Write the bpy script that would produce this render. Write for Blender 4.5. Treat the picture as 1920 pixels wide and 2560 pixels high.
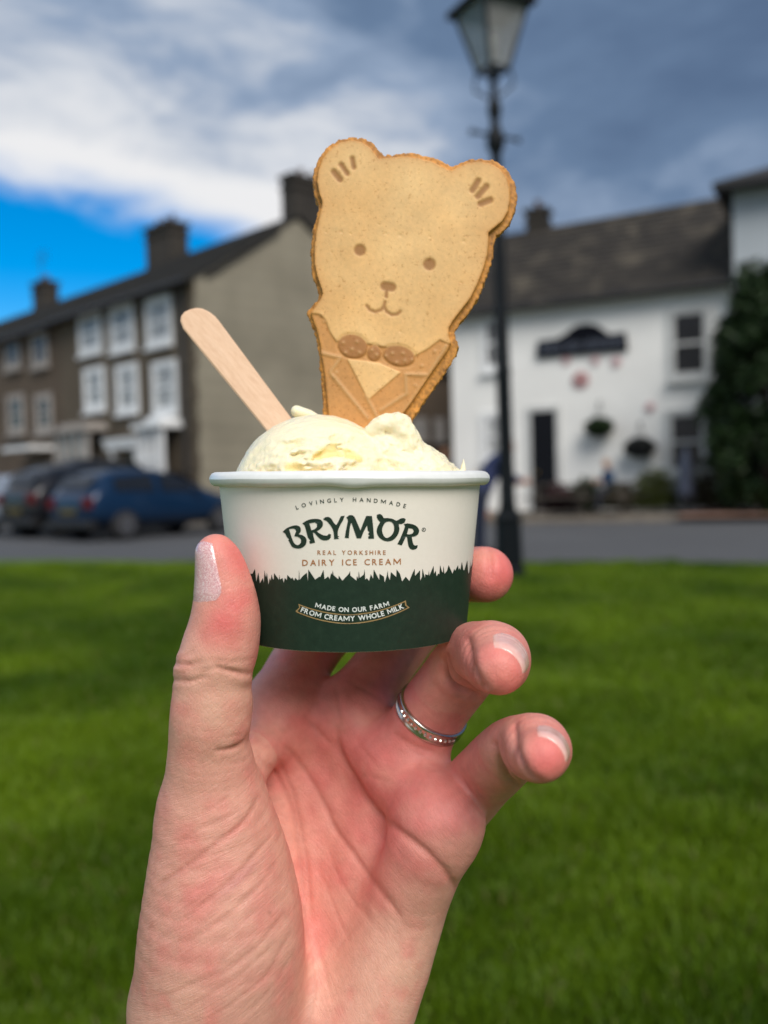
import bpy, bmesh, math, random
import numpy as np
from mathutils import Matrix, Vector

# ------------------------------------------------------------------ clear
for o in list(bpy.data.objects):
    bpy.data.objects.remove(o)
scene = bpy.context.scene
COL = scene.collection
rad = math.radians

# ------------------------------------------------------------------ camera (a phone held by someone seated on the green)
FPX = 2200.0                      # focal length in photo pixels (photo 1920 x 2560)
CAM = Vector((0.0, 0.0, 1.1))
_p = math.atan(80.0 / FPX)
_r = rad(1.5)
_F = Vector((0, math.cos(_p), -math.sin(_p)))
_U0 = Vector((0, math.sin(_p), math.cos(_p)))
_R0 = Vector((1, 0, 0))
_R = _R0 * math.cos(_r) - _U0 * math.sin(_r)
_U = _R0 * math.sin(_r) + _U0 * math.cos(_r)
cd = bpy.data.cameras.new('camera')
cam = bpy.data.objects.new('camera', cd)
COL.objects.link(cam)
cam.matrix_world = Matrix(((_R.x, _U.x, -_F.x, CAM.x), (_R.y, _U.y, -_F.y, CAM.y), (_R.z, _U.z, -_F.z, CAM.z), (0, 0, 0, 1)))
cd.sensor_fit = 'VERTICAL'
cd.sensor_height = 24.0
cd.lens = 24.0 * FPX / 2560.0
cd.clip_start = 0.01
cd.clip_end = 6000
cd.dof.use_dof = True
cd.dof.focus_distance = 0.232
cd.dof.aperture_fstop = (cd.lens / 1000.0) / 0.0034
scene.camera = cam

# ------------------------------------------------------------------ sun + sky
SUN_DIR = Vector((0.26, -0.68, 0.685)).normalized()        # towards the sun (veiled by cloud)
sd = bpy.data.lights.new('sun', 'SUN')
sd.energy = 1.5
sd.angle = rad(38)
sd.color = (1.0, 0.94, 0.87)
so = bpy.data.objects.new('sun', sd)
so.rotation_euler = (-SUN_DIR).to_track_quat('-Z', 'Y').to_euler()
COL.objects.link(so)

def camdir(px, py):
    return (_F + _R * ((px - 960) / FPX) + _U * ((1280 - py) / FPX)).normalized()

world = bpy.data.worlds.new('World')
scene.world = world
world.use_nodes = True
wt = world.node_tree
wt.nodes.clear()
def wn(t, **k):
    n = wt.nodes.new(t)
    for a, b in k.items():
        setattr(n, a, b)
    return n
def wm(op, a, b=None, c=None, clamp=False):
    n = wn('ShaderNodeMath', operation=op, use_clamp=clamp)
    for i, v in enumerate((a, b, c)):
        if v is None: continue
        if isinstance(v, (int, float)): n.inputs[i].default_value = v
        else: wt.links.new(v, n.inputs[i])
    return n.outputs[0]
def wramp(fac, stops):
    n = wn('ShaderNodeValToRGB')
    while len(n.color_ramp.elements) > 1:
        n.color_ramp.elements.remove(n.color_ramp.elements[-1])
    n.color_ramp.elements[0].position = stops[0][0]; n.color_ramp.elements[0].color = (*stops[0][1], 1)
    for p_, c_ in stops[1:]:
        e = n.color_ramp.elements.new(p_); e.color = (*c_, 1)
    wt.links.new(fac, n.inputs[0])
    return n.outputs[0]
sky = wn('ShaderNodeTexSky', sky_type='NISHITA')
sky.sun_disc = False
sky.sun_elevation = math.asin(SUN_DIR.z)
sky.sun_rotation = math.atan2(SUN_DIR.x, SUN_DIR.y)
sky.air_density = 1.0; sky.dust_density = 0.2; sky.ozone_density = 4.0
hs = wn('ShaderNodeHueSaturation')
hs.inputs['Saturation'].default_value = 1.55; hs.inputs['Value'].default_value = 0.95
wt.links.new(sky.outputs[0], hs.inputs['Color'])
tc = wn('ShaderNodeTexCoord')
# the cloud deck covers the sky above a plane through the viewer; below it, low on the left, clear blue shows
e1, e2 = camdir(0, 425), camdir(640, 590)
DN = e1.cross(e2).normalized()
if DN.z < 0: DN = -DN
vd = wn('ShaderNodeVectorMath', operation='DOT_PRODUCT')
wt.links.new(tc.outputs['Generated'], vd.inputs[0]); vd.inputs[1].default_value = DN
edge = vd.outputs['Value']
mp = wn('ShaderNodeMapping'); mp.inputs['Scale'].default_value = (1.0, 1.0, 2.6); mp.inputs['Rotation'].default_value = (0, rad(17), 0)
mp.inputs['Location'].default_value = (3.1, 0.4, 1.7)
wt.links.new(tc.outputs['Generated'], mp.inputs[0])
def wnoise(scale, det, rough, dist=0.0):
    n = wn('ShaderNodeTexNoise'); n.inputs['Scale'].default_value = scale; n.inputs['Detail'].default_value = det
    n.inputs['Roughness'].default_value = rough; n.inputs['Distortion'].default_value = dist
    wt.links.new(mp.outputs[0], n.inputs['Vector'])
    return n.outputs['Fac']
n_big = wnoise(2.3, 6, 0.55, 0.5)
n_fine = wnoise(6.5, 7, 0.6, 0.4)
ed = wm('ADD', edge, wm('MULTIPLY', wm('SUBTRACT', n_fine, 0.5), 0.10))
mr = wn('ShaderNodeMapRange', interpolation_type='SMOOTHSTEP'); mr.inputs[1].default_value = -0.02; mr.inputs[2].default_value = 0.035
wt.links.new(ed, mr.inputs[0]); cover = mr.outputs[0]
# thin bright cloud near the deck's edge, thicker and greyer further in
mr2 = wn('ShaderNodeMapRange', interpolation_type='SMOOTHSTEP'); mr2.inputs[1].default_value = 0.02; mr2.inputs[2].default_value = 0.34; mr2.inputs[3].default_value = 0.30; mr2.inputs[4].default_value = -0.08
wt.links.new(ed, mr2.inputs[0])
bri = wm('ADD', wm('ADD', wm('MULTIPLY', n_big, 1.5), wm('MULTIPLY', n_fine, 0.95)), mr2.outputs[0])
sx_ = wn('ShaderNodeSeparateXYZ'); wt.links.new(tc.outputs['Generated'], sx_.inputs[0])
bri = wm('ADD', bri, wm('MULTIPLY', sx_.outputs[0], -0.55))          # the deck thins out towards the left
bri = wm('SUBTRACT', bri, 0.84)
cloud = wramp(bri, [(0.0, (.62, 1.0, 1.75)), (0.36, (.98, 1.5, 2.4)), (0.6, (2.0, 2.6, 3.6)), (0.8, (4.4, 4.65, 5.1)), (1.0, (5.9, 5.9, 6.0))])
mx = wn('ShaderNodeMixRGB'); wt.links.new(cover, mx.inputs[0]); wt.links.new(hs.outputs[0], mx.inputs[1]); wt.links.new(cloud, mx.inputs[2])
bg = wn('ShaderNodeBackground'); bg.inputs[1].default_value = 0.06
wt.links.new(mx.outputs[0], bg.inputs[0])
wo = wn('ShaderNodeOutputWorld'); wt.links.new(bg.outputs[0], wo.inputs[0])

vs = scene.view_settings
scene.display_settings.display_device = 'sRGB'
vs.view_transform = 'Standard'
vs.look = 'None'
vs.exposure = 1.27
vs.gamma = 1.0
vs.use_curve_mapping = False

# ------------------------------------------------------------------ helpers: pixels -> points
def ray(px, py):
    return _F + _R * ((px - 960) / FPX) + _U * ((1280 - py) / FPX)
def at_z(px, py, z):
    d = ray(px, py); t = (z - CAM.z) / d.z
    return CAM + d * t
def at_y(px, py, y):
    d = ray(px, py); t = (y - CAM.y) / d.y
    return CAM + d * t
def at_plane(px, py, p0, n):
    d = ray(px, py); t = (Vector(p0) - CAM).dot(n) / d.dot(n)
    return CAM + d * t
CM = np.array([[_R.x, _U.x, _F.x], [_R.y, _U.y, _F.y], [_R.z, _U.z, _F.z]])
def cam2world(P):                      # camera millimetres (right, up, away) -> world metres
    return np.asarray(P, float) @ CM.T * 0.001 + np.array(CAM)
def pm(px, py, d):                     # photo pixel at depth d mm -> camera millimetres
    return np.array([(px - 960) / FPX * d, (1280 - py) / FPX * d, d])

# ------------------------------------------------------------------ helpers: materials
def srgb(r, g, b):
    f = lambda c: (c / 255 / 12.92) if c / 255 <= 0.04045 else ((c / 255 + 0.055) / 1.055) ** 2.4
    return (f(r), f(g), f(b))
class NT:
    def __init__(s, name):
        s.m = bpy.data.materials.new(name); s.m.use_nodes = True; s.t = s.m.node_tree
        s.b = s.t.nodes['Principled BSDF']; s.o = s.t.nodes['Material Output']; s._c = None
    def n(s, ty, **k):
        n = s.t.nodes.new(ty)
        for a, b in k.items(): setattr(n, a, b)
        return n
    def l(s, a, b): s.t.links.new(a, b)
    def coord(s):
        if s._c is None: s._c = s.n('ShaderNodeTexCoord')
        return s._c.outputs['Object']
    def mapping(s, scale=(1, 1, 1), rot=(0, 0, 0)):
        m = s.n('ShaderNodeMapping'); m.inputs['Scale'].default_value = scale; m.inputs['Rotation'].default_value = rot
        s.l(s.coord(), m.inputs[0]); return m.outputs[0]
    def noise(s, scale, det=4, rough=.55, vec=None, dist=0):
        n = s.n('ShaderNodeTexNoise'); n.inputs['Scale'].default_value = scale; n.inputs['Detail'].default_value = det
        n.inputs['Roughness'].default_value = rough; n.inputs['Distortion'].default_value = dist
        s.l(vec if vec else s.coord(), n.inputs['Vector']); return n.outputs['Fac']
    def ramp(s, fac, stops):
        n = s.n('ShaderNodeValToRGB'); e = n.color_ramp.elements
        while len(e) > 1: e.remove(e[-1])
        e[0].position = stops[0][0]; e[0].color = (*stops[0][1], 1)
        for p_, c_ in stops[1:]:
            x = e.new(p_); x.color = (*c_, 1)
        s.l(fac, n.inputs[0]); return n.outputs[0]
    def math(s, op, a, b=None, clamp=False):
        n = s.n('ShaderNodeMath', operation=op, use_clamp=clamp)
        for i, v in enumerate((a, b)):
            if v is None: continue
            if isinstance(v, (int, float)): n.inputs[i].default_value = v
            else: s.l(v, n.inputs[i])
        return n.outputs[0]
    def mix(s, fac, a, b, mode='MIX'):
        n = s.n('ShaderNodeMixRGB', blend_type=mode)
        for i, v in enumerate((fac, a, b)):
            if isinstance(v, (int, float)): n.inputs[i].default_value = v
            elif isinstance(v, tuple): n.inputs[i].default_value = (*v, 1)
            else: s.l(v, n.inputs[i])
        return n.outputs[0]
    def bump(s, h, strength, dist):
        n = s.n('ShaderNodeBump'); n.inputs['Strength'].default_value = strength; n.inputs['Distance'].default_value = dist
        s.l(h, n.inputs['Height']); s.l(n.outputs[0], s.b.inputs['Normal'])
    def set(s, **k):
        for a, b in k.items():
            i = s.b.inputs[a.replace('_', ' ')]
            if isinstance(b, (int, float)): i.default_value = b
            elif isinstance(b, tuple): i.default_value = (*b, 1) if len(b) == 3 and i.type == 'RGBA' else b
            else: s.l(b, i)
        return s
_mc = {}
def mat(name, col, rough=.6, var=.15, scale=4.0, bump=0.0, bdist=.01, metal=0.0, **k):
    if name in _mc: return _mc[name]
    t = NT(name)
    f = t.noise(scale, 6, .6)
    lo = tuple(c * (1 - var) for c in col); hi = tuple(min(1, c * (1 + var)) for c in col)
    t.set(Base_Color=t.ramp(f, [(0.3, lo), (0.7, hi)]), Roughness=rough, Metallic=metal, **k)
    if bump: t.bump(t.noise(scale * 4, 6, .65), bump, bdist)
    _mc[name] = t.m
    return t.m

# ------------------------------------------------------------------ helpers: objects
def tag(o, label=None, cat=None, group=None, kind=None):
    if label: o['label'] = label
    if cat: o['category'] = cat
    if group: o['group'] = group
    if kind: o['kind'] = kind
    return o
def empty(name, loc, label, cat, group=None, rz=0.0):
    o = bpy.data.objects.new(name, None); COL.objects.link(o); o.empty_display_size = .1
    o.location = loc; o.rotation_euler = (0, 0, rz)
    return tag(o, label, cat, group)
def link(name, me, m=None, parent=None, loc=None):
    o = bpy.data.objects.new(name, me); COL.objects.link(o)
    if m is not None: me.materials.append(m)
    if parent is not None: o.parent = parent
    if loc is not None: o.location = loc
    return o
def npmesh(name, V, F, smooth=False, quads=True):
    """fast mesh from numpy arrays, F: (n,3) or (n,4)"""
    me = bpy.data.meshes.new(name)
    V = np.asarray(V, np.float32); F = np.asarray(F, np.int32); k = F.shape[1]
    me.vertices.add(len(V)); me.vertices.foreach_set('co', V.ravel())
    me.loops.add(F.size); me.loops.foreach_set('vertex_index', F.ravel())
    me.polygons.add(len(F)); me.polygons.foreach_set('loop_start', np.arange(0, F.size, k, dtype=np.int32))
    me.polygons.foreach_set('loop_total', np.full(len(F), k, np.int32))
    me.update(calc_edges=True); me.validate()
    if smooth: me.polygons.foreach_set('use_smooth', np.ones(len(me.polygons), bool))
    return me
def vcol(me, C, name='Col'):
    a = me.color_attributes.new(name, 'FLOAT_COLOR', 'POINT')
    C = np.asarray(C, np.float32)
    if C.shape[1] == 3: C = np.hstack([C, np.ones((len(C), 1), np.float32)])
    a.data.foreach_set('color', C.ravel())
class MB:
    """collects shapes into one mesh"""
    def __init__(s): s.bm = bmesh.new()
    def box(s, c, d, rz=0, M=None, bev=0):
        r = bmesh.ops.create_cube(s.bm, size=1.0)
        T = Matrix.Translation(c) @ Matrix.Rotation(rz, 4, 'Z') @ Matrix.Diagonal((*d, 1))
        if M is not None: T = M @ T
        bmesh.ops.transform(s.bm, matrix=T, verts=r['verts'])
        if bev:
            es = list({e for v in r['verts'] for e in v.link_edges})
            bmesh.ops.bevel(s.bm, geom=es, offset=bev, segments=2, affect='EDGES', profile=.6)
        return s
    def poly(s, pts, d):
        """prism: polygon points (3D list), extruded by vector d"""
        a = [s.bm.verts.new(p) for p in pts]; b = [s.bm.verts.new(Vector(p) + Vector(d)) for p in pts]
        n = len(a)
        s.bm.faces.new(a); s.bm.faces.new(b[::-1])
        for i in range(n): s.bm.faces.new((a[i], b[i], b[(i + 1) % n], a[(i + 1) % n]))
        return s
    def face(s, pts):
        s.bm.faces.new([s.bm.verts.new(p) for p in pts]); return s
    def lathe(s, prof, seg=24, c=(0, 0, 0), M=None, cap=True, ang0=0):
        rings = []
        for r, z in prof:
            rings.append([s.bm.verts.new((c[0] + r * math.cos(ang0 + 2 * math.pi * i / seg), c[1] + r * math.sin(ang0 + 2 * math.pi * i / seg), c[2] + z)) for i in range(seg)])
        for a, b in zip(rings, rings[1:]):
            for i in range(seg):
                s.bm.faces.new((a[i], a[(i + 1) % seg], b[(i + 1) % seg], b[i]))
        if cap:
            s.bm.faces.new(rings[0][::-1]); s.bm.faces.new(rings[-1])
        if M is not None: bmesh.ops.transform(s.bm, matrix=M, verts=[v for r in rings for v in r])
        return s
    def tube(s, pts, r, seg=8):
        pts = [Vector(p) for p in pts]; rr = r if isinstance(r, (list, tuple)) else [r] * len(pts)
        rings = []; up = Vector((0.13, 0.21, 0.97))
        for i, p in enumerate(pts):
            t = (pts[min(i + 1, len(pts) - 1)] - pts[max(i - 1, 0)]).normalized()
            a = t.cross(up)
            if a.length < .05: a = t.cross(Vector((1, 0, 0)))
            a.normalize(); b = t.cross(a)
            rings.append([s.bm.verts.new(p + a * (rr[i] * math.cos(2 * math.pi * k / seg)) + b * (rr[i] * math.sin(2 * math.pi * k / seg))) for k in range(seg)])
        for a, b in zip(rings, rings[1:]):
            for i in range(seg): s.bm.faces.new((a[i], a[(i + 1) % seg], b[(i + 1) % seg], b[i]))
        s.bm.faces.new(rings[0][::-1]); s.bm.faces.new(rings[-1])
        return s
    def loft(s, rings, cap=True):
        R = [[s.bm.verts.new(p) for p in r] for r in rings]; n = len(R[0])
        for a, b in zip(R, R[1:]):
            for i in range(n): s.bm.faces.new((a[i], a[(i + 1) % n], b[(i + 1) % n], b[i]))
        if cap: s.bm.faces.new(R[0][::-1]); s.bm.faces.new(R[-1])
        return s
    def build(s, name, m, parent=None, smooth=False, loc=None, sub=0):
        bmesh.ops.recalc_face_normals(s.bm, faces=s.bm.faces)
        me = bpy.data.meshes.new(name); s.bm.to_mesh(me); s.bm.free()
        if smooth: me.polygons.foreach_set('use_smooth', np.ones(len(me.polygons), bool))
        o = link(name, me, m, parent, loc)
        if sub:
            md = o.modifiers.new('sub', 'SUBSURF'); md.levels = sub; md.render_levels = sub
        return o

# ------------------------------------------------------------------ helpers: distance fields and their surface
_NL = {}
def vnoise(P, scale, seed=0):
    """smooth value noise in [-1,1], P (n,3) or (n,2)"""
    if seed not in _NL: _NL[seed] = np.random.RandomState(seed + 11).rand(32, 32, 32).astype(np.float32) * 2 - 1
    L = _NL[seed]
    Q = np.asarray(P, np.float32) * scale
    if Q.shape[1] == 2: Q = np.hstack([Q, np.zeros((len(Q), 1), np.float32)])
    I = np.floor(Q).astype(np.int64); f = Q - I; f = f * f * (3 - 2 * f)
    I0 = I & 31; I1 = (I + 1) & 31
    r = 0
    for dx in (0, 1):
        wx = f[:, 0] if dx else 1 - f[:, 0]; ix = I1[:, 0] if dx else I0[:, 0]
        for dy in (0, 1):
            wy = f[:, 1] if dy else 1 - f[:, 1]; iy = I1[:, 1] if dy else I0[:, 1]
            for dz in (0, 1):
                wz = f[:, 2] if dz else 1 - f[:, 2]; iz = I1[:, 2] if dz else I0[:, 2]
                r = r + wx * wy * wz * L[ix, iy, iz]
    return r
def fbm(P, scale, octv=4, seed=0, gain=.5):
    r = 0; a = 1.0
    for o in range(octv):
        r = r + a * vnoise(P, scale, seed + o); scale *= 2.03; a *= gain
    return r
def smin(a, b, k):
    h = np.maximum(k - np.abs(a - b), 0) / k
    return np.minimum(a, b) - h * h * k * .25
def catmull(N, per=4):
    N = np.asarray(N, float); out = []
    for i in range(len(N) - 1):
        p0 = N[max(i - 1, 0)]; p1 = N[i]; p2 = N[i + 1]; p3 = N[min(i + 2, len(N) - 1)]
        for t in np.arange(per) / per:
            out.append(.5 * ((2 * p1) + (-p0 + p2) * t + (2 * p0 - 5 * p1 + 4 * p2 - p3) * t * t + (-p0 + 3 * p1 - 3 * p2 + p3) * t ** 3))
    out.append(N[-1]); return np.array(out)
def sd_chain(P, C):
    """distance to a chain of round cones, C (n,4): centre + radius"""
    bb0 = (C[:, :3] - C[:, 3:]).min(0) - 20; bb1 = (C[:, :3] + C[:, 3:]).max(0) + 20
    ok = ((P > bb0) & (P < bb1)).all(1)
    if not ok.all():
        out = np.full(len(P), 20.0, np.float32)
        if ok.any(): out[ok] = np.minimum(sd_chain(P[ok], C), 20.0)
        return out
    r = None
    for a, b in zip(C[:-1], C[1:]):
        ab = (b[:3] - a[:3]).astype(np.float32); L2 = float(ab @ ab) + 1e-9
        q = P - a[:3].astype(np.float32)
        t = np.clip(q @ ab / L2, 0, 1)
        d = np.sqrt(((q - t[:, None] * ab) ** 2).sum(1)) - (a[3] + (b[3] - a[3]) * t)
        r = d if r is None else np.minimum(r, d)
    return r
def sd_ell(P, c, rd):
    q = (P - np.array(c, np.float32)) / np.array(rd, np.float32)
    k0 = np.sqrt((q * q).sum(1)); k1 = np.sqrt(((q / np.array(rd, np.float32)) ** 2).sum(1)) + 1e-6
    return k0 * (k0 - 1) / k1
def sd_poly2(P, poly):
    """signed distance to a 2D polygon (negative inside)"""
    poly = np.asarray(poly, np.float32); d = np.full(len(P), 1e9, np.float32); s = np.ones(len(P), np.float32)
    n = len(poly)
    for i in range(n):
        a = poly[i]; b = poly[i - 1]; e = b - a; w = P - a
        t = np.clip((w @ e) / (e @ e + 1e-9), 0, 1); q = w - t[:, None] * e
        d = np.minimum(d, (q * q).sum(1))
        c1 = P[:, 1] >= a[1]; c2 = P[:, 1] < b[1]; c3 = e[0] * w[:, 1] > e[1] * w[:, 0]
        al = c1 & c2 & c3; no = ~c1 & ~c2 & ~c3
        s = np.where(al | no, -s, s)
    return s * np.sqrt(d)
def sd_line2(P, pts):
    d = np.full(len(P), 1e9, np.float32); pts = np.asarray(pts, np.float32)
    for a, b in zip(pts[:-1], pts[1:]):
        e = b - a; w = P - a; t = np.clip((w @ e) / (e @ e + 1e-9), 0, 1); q = w - t[:, None] * e
        d = np.minimum(d, (q * q).sum(1))
    return np.sqrt(d)
def isosurface(fn, lo, hi, h, band=3.0, cf=4):
    """surface nets over a distance function; evaluated finely only near the surface"""
    lo = np.array(lo, float); nc = np.ceil((np.array(hi) - lo) / (h * cf)).astype(int) + 1
    ax = [lo[i] + np.arange(nc[i]) * h * cf for i in range(3)]
    G = np.stack(np.meshgrid(*ax, indexing='ij'), -1).reshape(-1, 3).astype(np.float32)
    FC = fn(G).reshape(nc).astype(np.float32)
    n = (nc - 1) * cf + 1
    F = FC
    for a in range(3):                                   # trilinear upsample
        idx = np.arange(n[a]) / cf; i0 = np.minimum(idx.astype(int), nc[a] - 2); t = (idx - i0).astype(np.float32)
        sh = [1, 1, 1]; sh[a] = -1; t = t.reshape(sh)
        F = np.take(F, i0, a) * (1 - t) + np.take(F, i0 + 1, a) * t
    near = np.argwhere(np.abs(F) < band)
    for s in range(0, len(near), 400000):
        q = near[s:s + 400000]
        F[q[:, 0], q[:, 1], q[:, 2]] = fn((lo + q * h).astype(np.float32))
    ins = F < 0
    cnt = np.zeros(n - 1, np.int8)
    for dx in (0, 1):
        for dy in (0, 1):
            for dz in (0, 1):
                cnt += ins[dx:n[0] - 1 + dx, dy:n[1] - 1 + dy, dz:n[2] - 1 + dz]
    act = np.argwhere((cnt > 0) & (cnt < 8))
    vid = np.full(n - 1, -1, np.int32); vid[act[:, 0], act[:, 1], act[:, 2]] = np.arange(len(act))
    S = np.zeros((len(act), 3)); K = np.zeros(len(act))
    for a in range(3):
        b, c = [x for x in range(3) if x != a]
        for ob in (0, 1):
            for oc in (0, 1):
                o0 = np.zeros(3, int); o0[b] = ob; o0[c] = oc; o1 = o0.copy(); o1[a] = 1
                p = act + o0; q = act + o1
                f0 = F[p[:, 0], p[:, 1], p[:, 2]]; f1 = F[q[:, 0], q[:, 1], q[:, 2]]
                m = (f0 < 0) != (f1 < 0)
                t = np.where(m, f0 / np.where(m, f0 - f1, 1), 0)
                pos = o0[None, :] + np.zeros((len(act), 3)); pos[:, a] = t
                S[m] += pos[m]; K[m] += 1
    V = lo + (act + S / K[:, None]) * h
    faces = []
    for a in range(3):
        b, c = (a + 1) % 3, (a + 2) % 3
        sl0 = [slice(None)] * 3; sl1 = [slice(None)] * 3; sl0[a] = slice(0, n[a] - 1); sl1[a] = slice(1, n[a])
        i0 = ins[tuple(sl0)]; i1 = ins[tuple(sl1)]
        E = np.argwhere(i0 != i1); E = E[(E[:, b] > 0) & (E[:, c] > 0) & (E[:, b] < n[b] - 1) & (E[:, c] < n[c] - 1)]
        fl = i0[E[:, 0], E[:, 1], E[:, 2]]
        q = []
        for ob, oc in ((1, 1), (0, 1), (0, 0), (1, 0)):
            o = np.zeros(3, int); o[b] = -ob; o[c] = -oc; w = E + o; q.append(vid[w[:, 0], w[:, 1], w[:, 2]])
        q = np.stack(q, 1); q[~fl] = q[~fl][:, ::-1]
        faces.append(q)
    return V, np.concatenate(faces)
def grad(fn, V, e=.15):
    g = np.zeros_like(V)
    for a in range(3):
        d = np.zeros(3); d[a] = e
        g[:, a] = fn((V + d).astype(np.float32)) - fn((V - d).astype(np.float32))
    return g / (np.linalg.norm(g, axis=1, keepdims=True) + 1e-9)
def project(fn, V, it=3, off=0.0):
    for _ in range(it):
        V = V - grad(fn, V) * (fn(V.astype(np.float32)) - off)[:, None] * .85
    return V
# ================================================================== GROUND
GZ = 0.2                                                   # the green stands 0.2 m above the road
rnd = random.Random(7)
def line_xy(p, q, x):                                       # y on the line p-q at x
    return p.y + (q.y - p.y) * (x - p.x) / (q.x - p.x)
gA, gB = at_z(0, 1391, GZ), at_z(1920, 1410, GZ)            # far edge of the green
rA, rB = at_z(100, 1326, 0), at_z(1850, 1303, 0)            # far edge of the road
asph = NT('asphalt')
_n = asph.noise(.35, 5, .6); _f = asph.noise(60, 5, .7)
asph.set(Base_Color=asph.mix(.4, asph.ramp(_n, [(.3, (.060, .063, .068)), (.7, (.092, .096, .10))]), asph.ramp(_f, [(.3, (.045, .045, .05)), (.7, (.12, .12, .12))])), Roughness=.85)
asph.bump(_f, .3, .01)
soil = mat('far_ground', (.10, .11, .07), .95, .3, .05)
b = MB(); b.face([(-1500, -60, -.05), (1500, -60, -.05), (1500, 3000, -.05), (-1500, 3000, -.05)]); tag(b.build('ground', soil), kind='structure')
b = MB(); b.face([(-60, line_xy(gA, gB, -60) - 1.2, 0), (60, line_xy(gA, gB, 60) - 1.2, 0), (60, 60, 0), (-60, 60, 0)]); tag(b.build('road', asph.m), kind='structure')
# pavement in front of the houses, with a kerb
pav = NT('paving')
_n = pav.noise(.6, 5, .6)
br = pav.n('ShaderNodeTexBrick'); br.inputs['Scale'].default_value = 1.6; br.inputs['Color1'].default_value = (.17, .145, .115, 1); br.inputs['Color2'].default_value = (.22, .19, .15, 1); br.inputs['Mortar'].default_value = (.10, .09, .075, 1); br.inputs['Mortar Size'].default_value = .02
pav.l(pav.coord(), br.inputs['Vector'])
pav.set(Base_Color=pav.mix(_n, br.outputs['Color'], (.15, .13, .105)), Roughness=.9)
b = MB()
k0 = [(x, line_xy(rA, rB, x)) for x in (-40, 3.2)]
b.poly([(k0[0][0], k0[0][1] + 6, 0.004), (k0[1][0], k0[1][1] + .2, 0.004), (40, line_xy(rA, rB, 40) + .2, 0.004), (40, 60, 0.004), (-40, 60, 0.004)], (0, 0, .13)); tag(b.build('pavement', pav.m), kind='structure')
bricky = mat('brick_paving', (.30, .175, .125), .9, .25, 3.0, .3)
p1 = [at_z(1690, 1291, .14), at_z(2150, 1286, .14), at_z(2200, 1240, .14), at_z(1760, 1262, .14)]
b = MB(); b.poly([(p.x, p.y, .1345) for p in p1], (0, 0, .006)); tag(b.build('forecourt', bricky), kind='structure')
# low hills beyond the village
xs_ = np.linspace(-900, 900, 60); hv = []
for j, (yy, hh0) in enumerate(((260, 0), (380, 16), (520, 34), (700, 46), (900, 30))):
    for x in xs_: hv.append((x, yy + 30 * math.sin(x * .006 + j), -.3 if j == 0 else hh0 * (.7 + .3 * math.sin(x * .008 + j * 1.3) + .12 * math.sin(x * .031))))
idx = np.arange(300).reshape(5, 60)
tag(link('hills', npmesh('hills', hv, np.stack([idx[:-1, :-1], idx[:-1, 1:], idx[1:, 1:], idx[1:, :-1]], -1).reshape(-1, 4), True), mat('hill_pasture', (.06, .09, .035), .95, .35, .02)), kind='structure')
# the green
gm = NT('lawn')
_a = gm.noise(.9, 6, .6); _b = gm.noise(14, 5, .65)
gm.set(Base_Color=gm.mix(.5, gm.ramp(_a, [(.3, (.040, .085, .006)), (.7, (.085, .150, .012))]), gm.ramp(_b, [(.3, (.035, .075, .006)), (.7, (.10, .165, .016))])), Roughness=.9)
gm.bump(_b, .6, .03)
nx_, ny_ = 90, 70
xs = np.linspace(-26, 26, nx_); V = []
for j in range(ny_):
    v = j / (ny_ - 1)
    for x in xs:
        ye = line_xy(gA, gB, x); y = -12 + (ye + .35 + 12) * v
        z = GZ + .02 * math.sin(x * 1.3 + y * .7) * math.cos(y * 1.1 - x * .4)
        if y > ye - .1: z = GZ - (y - ye + .1) / .45 * (GZ + .05)
        V.append((x, y, z))
idx = np.arange(nx_ * ny_).reshape(ny_, nx_)
lawn_me = npmesh('green', V, np.stack([idx[:-1, :-1], idx[:-1, 1:], idx[1:, 1:], idx[1:, :-1]], -1).reshape(-1, 4), True)
tag(link('green', lawn_me, gm.m), kind='structure')
# grass blades
rs = np.random.RandomState(3)
NB = 430000
u = rs.rand(NB * 2)
yb = (.75 ** .6 + u * (10.2 ** .6 - .75 ** .6)) ** (1 / .6)
wide_ = rs.rand(NB * 2) < .28
xb = (rs.rand(NB * 2) * 2 - 1) * np.where(wide_, yb * 1.1 + 2.5, yb * .52 + .4)
ye = gA.y + (gB.y - gA.y) * (xb - gA.x) / (gB.x - gA.x)
keep = yb < ye - .03
xb, yb = xb[keep][:NB], yb[keep][:NB]; n = len(xb)
P0 = np.stack([xb, yb, np.zeros(n)], 1)
clump = fbm(P0, 1.6, 3, 200); tall = fbm(P0, 5.0, 3, 210)
zb = GZ + .02 * np.sin(xb * 1.3 + yb * .7) * np.cos(yb * 1.1 - xb * .4) - .004
hgt_ = (.026 + .022 * rs.rand(n)) * (1 + .5 * np.clip(tall, -.7, 1))
wid = .0022 + .0016 * rs.rand(n) + .0004 * yb
an = rs.rand(n) * math.pi * 2; lean = rs.rand(n) * .9; la = rs.rand(n) * math.pi * 2
dx, dy = np.cos(an) * wid, np.sin(an) * wid
lx, ly = np.cos(la) * lean * hgt_, np.sin(la) * lean * hgt_
B0 = np.stack([xb - dx, yb - dy, zb], 1); B1 = np.stack([xb + dx, yb + dy, zb], 1)
T0 = np.stack([xb - dx * .25 + lx, yb - dy * .25 + ly, zb + hgt_], 1); T1 = np.stack([xb + dx * .25 + lx, yb + dy * .25 + ly, zb + hgt_], 1)
V = np.stack([B0, B1, T1, T0], 1).reshape(-1, 3)
me = npmesh('grass', V, np.arange(n * 4).reshape(n, 4))
t_ = np.clip(.5 + .45 * clump + .25 * (rs.rand(n) - .5), 0, 1)[:, None]
cb = np.array([.055, .115, .003]) * (1 - t_) + np.array([.165, .262, .008]) * t_
dry = (rs.rand(n) < .03)[:, None]; cb = np.where(dry, np.array([.20, .19, .06]), cb)
vcol(me, np.repeat(cb, 4, 0))
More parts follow.
